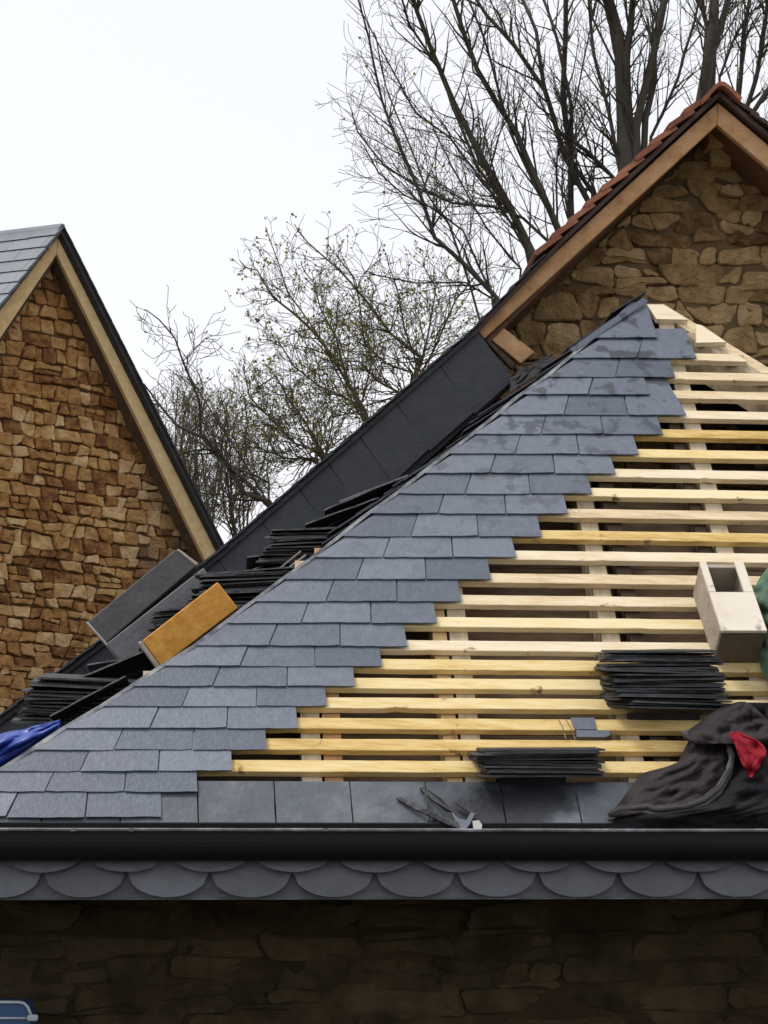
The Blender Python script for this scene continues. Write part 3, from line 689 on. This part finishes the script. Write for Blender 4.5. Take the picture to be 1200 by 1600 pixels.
# boxes on the side slope
def pbox(pts, V, dep, m_, name, parent):
    b_ = MB(); b_.prism([vp(x, y, V) for x, y in pts], BV * dep); return bevel(b_.build(name, M[m_], parent), .003)
ob = thing('chipboard_box', 'orange chipboard box lying tilted along the hip among slate stacks', 'box', vp(252, 1040, .80))
pbox([(222, 1001), (340, 909), (372, 950), (252, 1041)], .585, .012, 'osb', 'front_panel', ob)
pbox([(215, 1004), (221, 1001), (251, 1041), (245, 1045)], .582, .13, 'plywood_edge', 'end_panel', ob)
pbox([(222, 1003), (339, 912), (370, 950), (252, 1041)], .599, .11, 'plywood_edge', 'body', ob)
gbx = thing('grey_box', 'dark grey slope box jutting up in front of the ochre stone wall', 'box', vp(180, 1030, 1.1))
pbox([(136, 972), (274, 859), (306, 884), (165, 1005)], 1.12, .16, 'grey_board', 'upper_panel', gbx)
pbox([(166, 1006), (318, 887), (345, 925), (200, 1045)], 1.05, .2, 'grey_board2', 'lower_panel', gbx)
pbox([(275, 859), (280, 858), (311, 881), (306, 884)], 1.118, .17, 'plywood_edge', 'end_panel', gbx)
pbox([(134, 973), (137, 971), (179, 1018), (176, 1020)], 1.115, .012, 'flash', 'edge_strip', gbx)
# supports under the boxes: stand on the slope
pbox([(205, 1040), (330, 945), (360, 975), (235, 1075)], 1.06, .18, 'membrane', 'base', gbx)

# wooden box on the battens
FL = rp(1116, 1036, 0.0); FR = rp(1184, 1036, 0.0); RLp = rp(1083, 931, 0.0)
ex = (FR - FL); W_ = ex.length; ex.normalize(); ey = (RLp - FL); L_ = ey.length * 1.02; ey.normalize(); ez = NR; T = .016; H_ = .135
wbx = thing('wooden_box', 'open topped pale plywood box standing on the battens beside the green netting', 'box', FL)
def panel(o, a_, b_, c_, m_, nm): 
    q = MB(); q.box(FL + ex * o[0] + ey * o[1] + ez * o[2], ex * a_, ey * b_, ez * c_); return bevel(q.build(nm, M[m_], wbx), .0015)
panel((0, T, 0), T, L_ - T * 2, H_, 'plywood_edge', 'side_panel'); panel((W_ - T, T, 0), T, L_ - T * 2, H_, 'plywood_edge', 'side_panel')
panel((0, 0, 0), W_, T - .0005, H_, 'shaded_front', 'front_panel'); panel((0, L_ - T + .0005, 0), W_, T, H_, 'plywood_edge', 'back_panel')
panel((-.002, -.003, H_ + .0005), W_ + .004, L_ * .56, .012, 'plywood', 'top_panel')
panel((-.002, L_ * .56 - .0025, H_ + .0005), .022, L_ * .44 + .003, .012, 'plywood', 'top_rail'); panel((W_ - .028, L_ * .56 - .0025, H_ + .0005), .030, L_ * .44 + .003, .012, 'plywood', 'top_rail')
panel((T, T, 0.001), W_ - 2 * T, L_ - 2 * T, .01, 'old_wood', 'bottom_panel')

# cloth sheets lying on the roof plane
def drape(ys, lt, rt_, hfun, mat_, name, parent=None, nx=34, **kw):
    b_ = MB(); rows = []
    for y in ys:
        xl, xr = lerp_tab(lt, y), lerp_tab(rt_, y); row = []
        for j in range(nx + 1):
            t = j / nx; x = xl + (xr - xl) * t; row.append(rp(x, y, hfun(x, y, t, (y - ys[0]) / (ys[-1] - ys[0]))))
        rows.append(row)
    b_.sheet(rows); o = b_.build(name, mat_, parent, smooth=True, **kw)
    m = o.modifiers.new('thick', 'SOLIDIFY'); m.thickness = .004; m.offset = -1
    m = o.modifiers.new('sub', 'SUBSURF'); m.levels = m.render_levels = 1
    return o
def yr(a, b_, n): return [a + (b_ - a) * i / n for i in range(n + 1)]
jk = thing('jacket', 'dark jacket with red lining dropped over the battens above the gutter', 'jacket', rp(1150, 1285, 0))
BAND = [(950, 1276), (966, 1269), (985, 1267), (1010, 1264), (1022, 1268), (1040, 1267), (1070, 1264), (1100, 1253), (1122, 1235), (1138, 1208), (1143, 1186), (1138, 1168), (1128, 1158), (1112, 1150), (1098, 1155), (1086, 1162), (1075, 1158), (1066, 1148)]
bandx = [(1098, 1150), (1150, 1118), (1160, 1128), (1170, 1136), (1186, 1141), (1208, 1136), (1235, 1120), (1253, 1098), (1264, 1068), (1268, 1030), (1276, 955), (1297, 965)]
def hb(x, y, t, s): 
    e = min(1, t * 6) * min(1, (1 - s) * 7 + .1)
    return .012 + e * (.045 + .03 * nz((x * .012, y * .03), 1, 4) + .06 * (.4 - abs(nz((x * .022 + y * .02, y * .03 - x * .01), 1, 9))) + .035 * (.3 - abs(nz((x * .05 - y * .03, y * .07), 1, 2))) + .010 * nz((x * .12, y * .16), 1))
drape(yr(1098, 1298, 36), bandx, [(1098, 1330), (1298, 1330)], hb, M['cloth'], 'body', jk)
def hl(x, y, t, s): return .010 + .035 * min(1, t * 4) * min(1, s * 4) * min(1, (1 - t) * 4 + .4) + .05 * (.2 - abs(nz((x * .025 + y * .02, y * .05), 1, 2))) * min(1, t * 5) * min(1, (1 - t) * 5) - .025 * abs(nz((x * .07, y * .07), 1, 7)) * min(1, t * 5)
drape(yr(1152, 1276, 28), [(1152, 1078), (1175, 1068), (1192, 1060), (1200, 1042), (1208, 1003), (1225, 990), (1250, 972), (1276, 951)],
      [(1152, 1110), (1158, 1126), (1170, 1136), (1186, 1142), (1208, 1137), (1235, 1121), (1253, 1099), (1264, 1070), (1268, 1030), (1276, 960)], hl, M['lining'], 'lining', jk)
def hf(x, y, t, s): return .06 + .035 * min(1, t * 3) + .05 * (.3 - abs(nz((x * .03 + y * .03, y * .05), 1, 6))) - .025 * abs(nz((x * .09, y * .04), 1))
drape(yr(1097, 1163, 16), [(1097, 1158), (1100, 1148), (1108, 1122), (1118, 1108), (1132, 1090), (1148, 1066), (1155, 1073), (1163, 1086)],
      [(1097, 1162), (1104, 1176), (1120, 1194), (1140, 1215), (1163, 1222)], hf, M['lining'], 'collar', jk)
bd = MB(); pts = [rp(x, y, .05 if i > 2 else .03) for i, (x, y) in enumerate(BAND)]
sub = []
for i in range(len(pts) - 1):
    for k in range(4): sub.append(pts[i].lerp(pts[i + 1], k / 4))
sub.append(pts[-1])
rad = [.007 + .004 * sin(min(1, i / 20) * pi / 2) + .003 * nz((i * .5, 1), 1) for i in range(len(sub))]
sub2 = [p + SUP * (-.012) for p in sub[:46]]
sub = [p + NR * .012 for p in sub]; bd.tube(sub, [r * .85 for r in rad], 8)
bd.tube(sub2, [r * .7 for r in rad[:46]], 8); bd.build('hem', M['trim'], jk, smooth=True, label='paler folded hem curling round the lining')
pi_ = MB(); pi_.tube([p + NR * .010 + SUP * .004 for p in sub[:50]], .0013, 5); pi_.build('piping', M['trim'], jk, smooth=True)
def hr(x, y, t, s): return .112 + .05 * (.3 - abs(nz((x * .05, y * .05), 1, 3))) - .022 * abs(nz((x * .12 + y * .1, y * .06), 1))
drape(yr(1144, 1216, 18), [(1144, 1140), (1150, 1138), (1165, 1149), (1190, 1158), (1216, 1172)], [(1144, 1156), (1150, 1166), (1158, 1186), (1170, 1197), (1180, 1198), (1200, 1185), (1216, 1175)],
      hr, M['red'], 'red_lining', jk, nx=16)
def hg(x, y, t, s): return .02 + .10 * min(1, t * 5) + .05 * abs(nz((x * .03, y * .035), 1, 2)) + .03 * nz((x * .09, y * .07), 1, 5)
gn = drape(yr(880, 1072, 40), [(880, 1206), (900, 1190), (920, 1178), (945, 1172), (958, 1180), (975, 1180), (1000, 1180), (1030, 1186), (1050, 1192), (1072, 1204)], [(880, 1330), (1072, 1330)],
      hg, M['green'], 'netting', None)
gn['label'] = 'crumpled green netting heaped on the battens beside the wooden box'; gn['category'] = 'netting'
# blue sheet at the left
b = MB(); rows = []
for i in range(22):
    s_ = i / 21; row = []
    for j in range(26):
        t = j / 25; x = -120 + t * 214; top_ = 1178 - t * 52 ; bot_ = 1290 - t * 152
        y = top_ + (bot_ - top_) * s_
        bul = sin(s_ * pi) ** .5
        row.append(vp(x, y - 5 * nz((x * .04, 3), 1) * (1 - s_), .36 - .05 * bul + .05 * nz((x * .02 + s_ * 2, s_ * 5), 1, 3) + .02 * abs(nz((x * .05, s_ * 9), 1))))
    rows.append(row)
b.sheet(rows); o = b.build('blue_sheet', M['blue'], None, smooth=True, label='folded shiny blue plastic sheet lying over the hip at the left edge', category='sheet')
m = o.modifiers.new('thick', 'SOLIDIFY'); m.thickness = .004
# small slate offcuts on the battens
def chip(pts, n, th, m_, label, name='slate_chip'):
    b_ = MB(); b_.prism([rp(x, y, n if not isinstance(n, list) else n[i]) for i, (x, y) in enumerate(pts)], NR * th); return b_.build(name, M[m_], None, label=label, category='slate chip')
chip([(891, 1123), (928, 1123), (932, 1141), (898, 1141)], .002, .005, 'slate', 'small square grey slate scrap on the batten left of the thick stack')
chip([(900, 1142), (951, 1143), (953, 1150), (946, 1153), (901, 1153)], .004, .005, 'slate_far', 'narrow pale grey slate scrap just under the square scrap')
for i, (a, c) in enumerate([((873, 1124), (884, 1154)), ((884, 1124), (899, 1155))]):
    b = MB(); p, q = rp(*a, .004), rp(*c, .012); b.tube([p, p.lerp(q, .5) + NR * .008, q], .0013, 5)
    b.build('slate_hook', M['zinc'], None, label=['thin bent wire hook on the batten, the farther one from the slate scrap', 'thin bent wire hook touching the left side of the square slate scrap'][i], category='hook')
chip([(619, 1249), (626, 1247), (668, 1266), (716, 1286), (717, 1296), (700, 1290), (650, 1267)], [.012, .012, .03, .03, .03, .03, .02], .005, 'slate_dark', 'long thin black slate sliver lying on the eaves slates', 'slate_shard')
chip([(655, 1233), (662, 1231), (690, 1250), (706, 1270), (697, 1268), (676, 1252)], [.012, .012, .03, .03, .02, .02], .005, 'slate_dark', 'shorter black slate sliver above the long sliver on the eaves slates', 'slate_shard')
chip([(662, 1240), (665, 1240), (678, 1268), (684, 1288), (680, 1288)], .018, .003, 'slate_dark', 'very thin dark sliver crossing the long sliver steeply', 'slate_shard')
chip([(712, 1256), (716, 1255), (744, 1270), (745, 1276), (730, 1269)], .02, .004, 'slate_dark', 'small dark sliver right of the others above the pale flakes', 'slate_shard')
chip([(668, 1284), (700, 1278), (720, 1290), (715, 1297), (680, 1293)], .012, .004, 'slate_dark', 'broad dark broken piece under the foot of the long sliver', 'slate_shard')
chip([(704, 1268), (716, 1280), (728, 1283), (736, 1270), (742, 1273), (733, 1290), (726, 1299), (716, 1298), (712, 1284)], .022, .004, 'slate_far', 'pale forked slate flake above the gutter rim', 'slate_shard')
chip([(738, 1284), (748, 1283), (753, 1290), (752, 1299), (740, 1299)], .022, .004, 'flash', 'small whitish square flake at the gutter rim', 'slate_shard')
# blue crate on a scaffold board at bottom left
cr_ = thing('plastic_crate', 'blue plastic crate with a pale rim at the bottom left corner before the dark wall', 'crate', vp(-20, 1640, .1))
def rr(x0, x1, y0, y1, r, V):
    pts = [(x0, y0), (x0, y1)]
    for k in range(6): t = k / 5 * pi / 2; pts.append((x1 - r + r * sin(pi / 2 - t) , y1 - 0)) if False else None
    return [p for p in pts if p]
def rim(path, r, nm): b_ = MB(); b_.tube([vp(x, y, .095) for x, y in path], r, 6); return b_.build(nm, M['pale_rim'], cr_, smooth=True)
rim([(-60, 1566), (30, 1566), (38, 1568), (43, 1573), (46, 1580), (50, 1588)], .0045, 'rim')
rim([(-60, 1591), (50, 1591)], .0035, 'rim')
b = MB(); b.prism([vp(x, y, .10) for x, y in [(-60, 1567), (33, 1567), (42, 1573), (48, 1586), (49, 1640), (-60, 1640)]], BV * .2); b.build('body', M['bluep'], cr_)
b = MB(); b.box(vp(42, 1596, .085), BU * .03, BV * .03, Z * .018); bevel(b.build('latch', M['pale_rim'], cr_), .005, 2)
sc_ = thing('scaffold_board', 'timber scaffold board on two poles under the blue crate', 'scaffold', bw(-1.1, .2, 0))
pz = vp(0, 1640, .1).z
b = MB(); b.box(bw(-1.9, .08, pz - .045), BU * 1.0, BV * .25, Z * .043); b.build('board', M['rafter'], sc_)
for u in (-1.8, -1.0): b = MB(); b.tube([bw(u, .2, 0), bw(u, .2, pz - .046)], .024, 10); b.build('pole', M['zinc'], sc_)

# ================================================================ TREES
def px_at(x, y, dep): d = ray(x, y); return CAM + d * (dep / d.y)
class Tree:
    fat = 1.05
    def __init__(s, seed): s.tr = MB(); s.cr = MB(); s.bu = MB(); s.rnd = random.Random(seed)
    def limb(s, pts, w0, w1, dep, mb=None, wig=.02):
        # pts pixel polyline root -> tip; widths in photo pixels
        r = s.rnd; P = []; n = len(pts)
        raw = [px_at(x, y, dep + (d_ if False else 0)) for (x, y), d_ in zip(pts, range(n))]
        off = r.uniform(-.8, .8); out = []; rad = []
        for i in range(n - 1):
            for k in range(5):
                t = k / 5; p = raw[i].lerp(raw[i + 1], t); tt = (i + t) / (n - 1)
                p = p + Vector((nz((p.z * 1.7, off), 1) * wig, nz((p.z * .6, off + 5), 1) * .5 * tt, nz((p.z * 1.9, off + 9), 1) * wig))
                out.append(p); rad.append((w0 + (w1 - w0) * tt) * s.fat / 2 * dep / FOC)
        out.append(raw[-1]); rad.append(w1 / 2 * dep / FOC)
        (mb or s.tr).tube(out, rad, 8 if w0 > 12 else 5, cap=False)
        return out, rad
    def twig(s, p, d, L, r0, lev, curl, sub, up=.15, minr=.0028, budp=.0):
        r = s.rnd; n = max(3, int(L / .07)); n = min(n, 9); st = L / n; pts = [p]; rad = [r0]; d = d.normalized()
        for i in range(n):
            d = (d + Vector((r.gauss(0, curl), r.gauss(0, curl), r.gauss(0, curl) + up * .3))).normalized()
            p = p + d * st; pts.append(p); rad.append(max(minr, r0 * (1 - .8 * (i + 1) / n)))
            if lev > 0 and i > 0 and r.random() < sub:
                q = d.orthogonal().normalized(); q.rotate(__import__('mathutils').Quaternion(d, r.uniform(0, 2 * pi)))
                s.twig(p, d * r.uniform(.5, 1) + q * r.uniform(.5, .95), L * r.uniform(.35, .65) * (1 - .35 * i / n), rad[-1] * .7, lev - 1, curl * 1.1, sub, up, minr, budp)
            if r.random() < budp:
                c = p + Vector((r.uniform(-.02, .02), 0, r.uniform(-.02, .02))); z_ = r.uniform(.007, .015)
                s.bu.add([c + Vector((-z_, 0, 0)), c + Vector((0, z_ * .6, -z_)), c + Vector((z_, 0, 0)), c + Vector((0, -z_ * .6, z_))], [(0, 1, 2), (0, 2, 3), (0, 1, 3), (1, 2, 3)])
        s.cr.tube(pts, rad, 3, cap=False)
    def dress(s, out, rad, n, L0, L1, curl=.12, lev=2, sub=.45, up=.15, spread=1.0, t0=.1, budp=0.0, minr=.0028, fwd=.7):
        r = s.rnd
        for _ in range(n):
            i = int(len(out) * r.uniform(t0, .99)); i = min(i, len(out) - 2); t = (out[i + 1] - out[i]).normalized()
            q = t.orthogonal().normalized(); q.rotate(__import__('mathutils').Quaternion(t, r.uniform(0, 2 * pi)))
            s.twig(out[i], t * r.uniform(fwd * .5, fwd * 1.3) + q * r.uniform(.4, .9) * spread, r.uniform(L0, L1) * (1 - (.6 if budp < .05 else .82) * i / len(out)), max(minr, min(rad[i] * .6, .012)), lev, curl, sub, up, minr, budp)
    def finish(s, name, label, base, m_, group):
        o = thing(name, label, 'tree', base, group); s.tr.build('trunk', m_, o, smooth=True); c = s.cr.build('crown', m_, o)
        if s.bu.f: s.bu.build('buds', M['bud'], c, kind='stuff')
        return o
GRP = 'bare trees behind the roofs'
def c3(l): return [(x / 1.818 + 540, y / 1.818) for x, y in l]
def c2(l): return [(x / 2 + 180, y / 2 + 320) for x, y in l]
def up_(l, dx=0): x0, y0 = l[-1]; x1, y1 = l[-2]; return l + [(x0 + (x0 - x1) * 1.0 + dx, y0 + (y0 - y1) * 1.0)]
def tree_a(seed, name, label, base_px, dep, limbs, m_, tw=(34, .5, 1.3), curl=.10, budp=.004, lev=2, join=None, minr=.0022, sub=.5, up=.2):
    T_ = Tree(seed); bx = px_at(base_px[0], base_px[1], dep); base = Vector((bx.x, bx.y, 0))
    jp = join or base_px; J = px_at(jp[0], jp[1], dep)
    wmax = max(l[1] for l in limbs) * 1.5
    T_.tr.tube([base, base.lerp(J, .5) + Vector((.05, 0, 0)), J], [wmax * .62 * dep / FOC, wmax * .5 * dep / FOC, wmax * .42 * dep / FOC], 10)
    for pts, w0, w1, dens in limbs:
        q0 = pts[0]; root = [(jp[0], jp[1])] if (abs(q0[0] - jp[0]) + abs(q0[1] - jp[1])) > 2 else []
        out, rad = T_.limb(root + pts, w0, w1, dep)
        T_.dress(out, rad, int(tw[0] * dens), tw[1], tw[2], curl, lev, sub, up, budp=budp, t0=.12, minr=minr, spread=.75 if seed <= 6 else 1.0, fwd=.9 if seed <= 6 else .7)
    return T_.finish(name, label, base, m_, GRP)
tree_a(1, 'bare_tree', 'tall bare tree with the thickest straight trunk rising behind the red tiled gable', (990, 700), 17, [
    (up_(c3([(800, 470), (792, 300), (790, 150), (765, 60), (745, 0)])), 33, 13, 1.3), (up_(c3([(800, 170), (812, 80), (815, 0)])), 15, 8, .8),
    (up_(c3([(830, 370), (862, 200), (885, 100), (905, 0)])), 15, 8, .9), (up_(c3([(850, 330), (880, 210), (885, 100), (900, 0)])), 12, 7, .7),
    (up_(c3([(780, 480), (745, 300), (712, 150), (690, 0)])), 8, 4, .9), (up_(c3([(830, 430), (790, 330), (770, 200), (700, 60), (690, 0)])), 5, 3, .6),
    (up_(c3([(870, 380), (950, 210), (990, 60), (1000, 0)])), 6, 3, .8)], M['bark'], (24, .4, 1.0), .10)
tree_a(2, 'bare_tree', 'bare tree with a forked dark trunk standing right behind the ridge of the gable', (1100, 700), 18, [
    (up_(c3([(1005, 330), (1025, 200), (1040, 90), (1045, 0)])), 23, 13, .9), (up_(c3([(1040, 140), (1065, 70), (1085, 0)])), 14, 9, .7), (up_(c3([(1020, 180), (1025, 80), (1005, 0)])), 10, 6, .7)],
    M['bark'], (24, .35, .9), .11)
tree_a(3, 'bare_tree', 'slim bare tree at the right edge of the sky beyond the gable', (1175, 700), 19, [
    (up_(c3([(1115, 300), (1128, 120), (1145, 0)])), 9, 5, 1), (up_(c3([(1135, 320), (1165, 220), (1185, 100), (1200, 0)])), 9, 5, 1), (up_(c3([(1060, 220), (1100, 120), (1135, 60), (1190, 20)])), 5, 3, 1),
    (up_(c3([(1150, 330), (1210, 240), (1240, 100), (1260, 0)])), 9, 5, 1)], M['bark'], (26, .35, .9), .12)
tree_a(4, 'bare_tree', 'bare tree with several slanting limbs left of the thickest trunk', (900, 760), 18, [
    (up_(c3([(640, 640), (640, 450), (625, 300), (622, 150), (625, 0)])), 12, 7, 1), (up_(c3([(765, 505), (690, 430), (600, 370), (560, 250), (540, 100), (500, 0)])), 8, 5, 1),
    (up_(c3([(700, 590), (620, 440), (565, 260), (480, 140), (400, 50), (370, 0)])), 11, 4, 1.2), (up_(c3([(715, 560), (650, 460), (640, 300), (600, 120), (560, 0)])), 8, 4, 1),
    (up_(c3([(600, 640), (605, 450), (650, 300), (680, 150)])), 4, 2, .7)], M['bark'], (26, .4, 1.1), .10)
tree_a(5, 'bare_tree', 'bare tree leaning left whose fan of long limbs reaches the middle of the sky', (860, 800), 17, [
    (up_(c3([(605, 660), (560, 560), (490, 390), (430, 300), (370, 200), (330, 90), (300, 0)])), 12, 6, 1.3), (up_(c3([(540, 740), (480, 620), (420, 500), (370, 400), (310, 280), (270, 180), (200, 30), (190, 0)])), 14, 5, 1.4),
    (up_(c3([(595, 640), (540, 540), (480, 400), (430, 250), (390, 120), (340, 0)])), 6, 3, 1), (up_(c3([(500, 650), (380, 480), (300, 290), (270, 180), (180, 60), (160, 0)])), 6, 3, 1.2),
    (c3([(590, 700), (500, 620), (420, 590), (300, 580), (210, 540), (110, 470), (40, 380), (20, 320)]), 6, 2, 1.4), (c3([(520, 720), (420, 560), (300, 400), (200, 330), (120, 180), (40, 30)]), 5, 2, 1.3)],
    M['bark'], (25, .4, 1.2), .10, join=(880, 640))
tree_a(6, 'bare_tree', 'slender bare tree just above the lower end of the timber bargeboard with drooping fine twigs', (790, 640), 16, [
    (c3([(425, 850), (330, 750), (250, 680), (210, 560), (150, 420), (110, 300), (70, 130), (30, 0), (10, -60)]), 9, 2, 1.6), (c3([(330, 750), (290, 640), (230, 560), (180, 420), (120, 260), (80, 90)]), 4, 2, 1.3),
    (c3([(410, 840), (330, 660), (250, 600), (160, 560), (90, 500), (40, 400)]), 4, 2, 1.3), (c3([(500, 760), (400, 640), (350, 560), (300, 470), (240, 330)]), 4, 2, 1), (c3([(420, 850), (340, 800), (200, 800), (60, 770)]), 4, 2, 1)],
    M['bark'], (18, .35, 1.0), .13, budp=.015)
TW = dict(curl=.24, lev=3, sub=.5, budp=.10, minr=.0027, up=.12)
tree_a(7, 'bare_tree', 'twisted bare tree with yellow green buds above the middle of the dark slate strip', (640, 900), 20, [
    (c2([(960, 475), (860, 400), (790, 310), (700, 200), (600, 110), (560, 60)]), 6, 1.5, 1.5), (c2([(930, 520), (850, 490), (780, 430), (760, 300), (740, 220), (690, 150)]), 4, 1.5, 1.4),
    (c2([(940, 500), (900, 380), (880, 260), (850, 160)]), 4, 1.5, 1.2), (c2([(960, 480), (980, 380), (1000, 260), (960, 180)]), 4, 1.5, 1.2), (c2([(900, 600), (820, 560), (760, 500), (640, 500)]), 5, 2, 1.4),
    (c2([(1000, 440), (1060, 300), (1120, 230), (1180, 180)]), 4, 1.5, 1)],
    M['bark2'], (27, .5, 1.15), join=(640, 620), **TW)
tree_a(8, 'bare_tree', 'curly bare tree in the middle whose thin crooked tips stand clear against the sky', (590, 900), 21, [
    (c2([(780, 640), (720, 540), (640, 420), (560, 340), (490, 280), (440, 190), (390, 175)]), 7, 1.5, 1.6), (c2([(730, 560), (690, 420), (640, 320), (620, 230), (580, 180)]), 4, 1.5, 1.4),
    (c2([(760, 620), (640, 560), (560, 500), (510, 430), (470, 420)]), 4, 1.5, 1.5), (c2([(770, 620), (800, 500), (780, 380), (800, 300)]), 4, 1.5, 1.2), (c2([(640, 420), (540, 270), (510, 180), (470, 70)]), 3, 1.5, 1)],
    M['bark2'], (25, .5, 1.15), join=(585, 690), **TW)
tree_a(9, 'bare_tree', 'low tangled bare tree close above the lower part of the dark slate strip', (500, 950), 20, [
    (c2([(640, 770), (600, 680), (540, 600), (500, 520), (430, 560)]), 5, 1.5, 1.5), (c2([(650, 770), (560, 740), (480, 660), (420, 600), (400, 500)]), 5, 1.5, 1.6), (c2([(620, 790), (540, 790), (460, 760), (400, 720)]), 5, 1.5, 1.6),
    (c2([(660, 760), (680, 660), (660, 540)]), 4, 1.5, 1.2)],
    M['bark2'], (34, .5, 1.1), join=(510, 745), **TW)
tree_a(10, 'bare_tree', 'bare tree nearest the left house with one thick limb leaning left and a forked tip', (450, 1000), 19, [
    (c2([(480, 930), (400, 900), (340, 800), (270, 720), (190, 680), (130, 610), (90, 560)]), 10, 2.5, .8), (c2([(270, 720), (262, 620), (222, 520), (190, 430), (140, 370), (90, 330)]), 5, 1.5, .8),
    (c2([(222, 520), (225, 470), (280, 410), (330, 415)]), 3, 1, .5), (c2([(350, 810), (420, 840), (480, 870)]), 5, 3, .8), (c2([(460, 920), (360, 915), (270, 950)]), 4, 2, 1)],
    M['bark'], (20, .3, .8), join=(430, 800), curl=.2, budp=.004, lev=2, minr=.003, sub=.45, up=.15)
for k, (bx, lab, dep) in enumerate([(262, 'fine upright bare sapling right beside the verge of the left house', 24), (318, 'fine upright bare sapling behind the thick leaning limb', 25), (372, 'fine bare sapling standing between the leaning limb and the tangled tree', 24)]):
    T_ = Tree(40 + k); b0 = px_at(bx + 10, 1000, dep); base = Vector((b0.x, b0.y, 0)); T_.tr.tube([base, px_at(bx + 10, 1000, dep), px_at(bx + 8, 900, dep)], [.08, .05, .035], 6)
    for j in range(9):
        x = bx + T_.rnd.uniform(-52, 52); y1 = T_.rnd.uniform(600, 700)
        if x < 225 + (y1 - 600) * .3: y1 += 60
        out, rad = T_.limb([(bx + 8, 900), ((bx + x) / 2 + T_.rnd.uniform(-12, 12), 800), (x, (y1 + 720) / 2), (x + T_.rnd.uniform(-14, 14), y1)], 4, 1.2, dep)
        T_.dress(out, rad, 22, .4, 1.0, .2, 2, .5, .3, budp=.02, t0=.2, minr=.003)
    T_.finish('bare_sapling', lab, base, M['bark2'], GRP)
# small bird
bp = px_at(403, 501, 26); bd_ = thing('bird', 'tiny dark bird flying in the white sky above the curly tree', 'bird', bp)
b = MB(); b.tube([bp + Vector((-.028, 0, -.03)), bp + Vector((-.012, 0, -.012)), bp + Vector((.004, 0, .01)), bp + Vector((.014, 0, .026)), bp + Vector((.02, 0, .036))], [.003, .013, .015, .010, .003], 8); b.build('body', M['slate_dark'], bd_, smooth=True)
for s_ in (-1, 1): b = MB(); b.prism([bp + Vector((-.01, 0, -.01)), bp + Vector((.01, 0, .015)), bp + Vector((s_ * .03, s_ * .04, .03)), bp + Vector((s_ * .03 - .01, s_ * .05, .0))], Vector((0, .002, .002))); b.build('wing', M['slate_dark'], bd_)
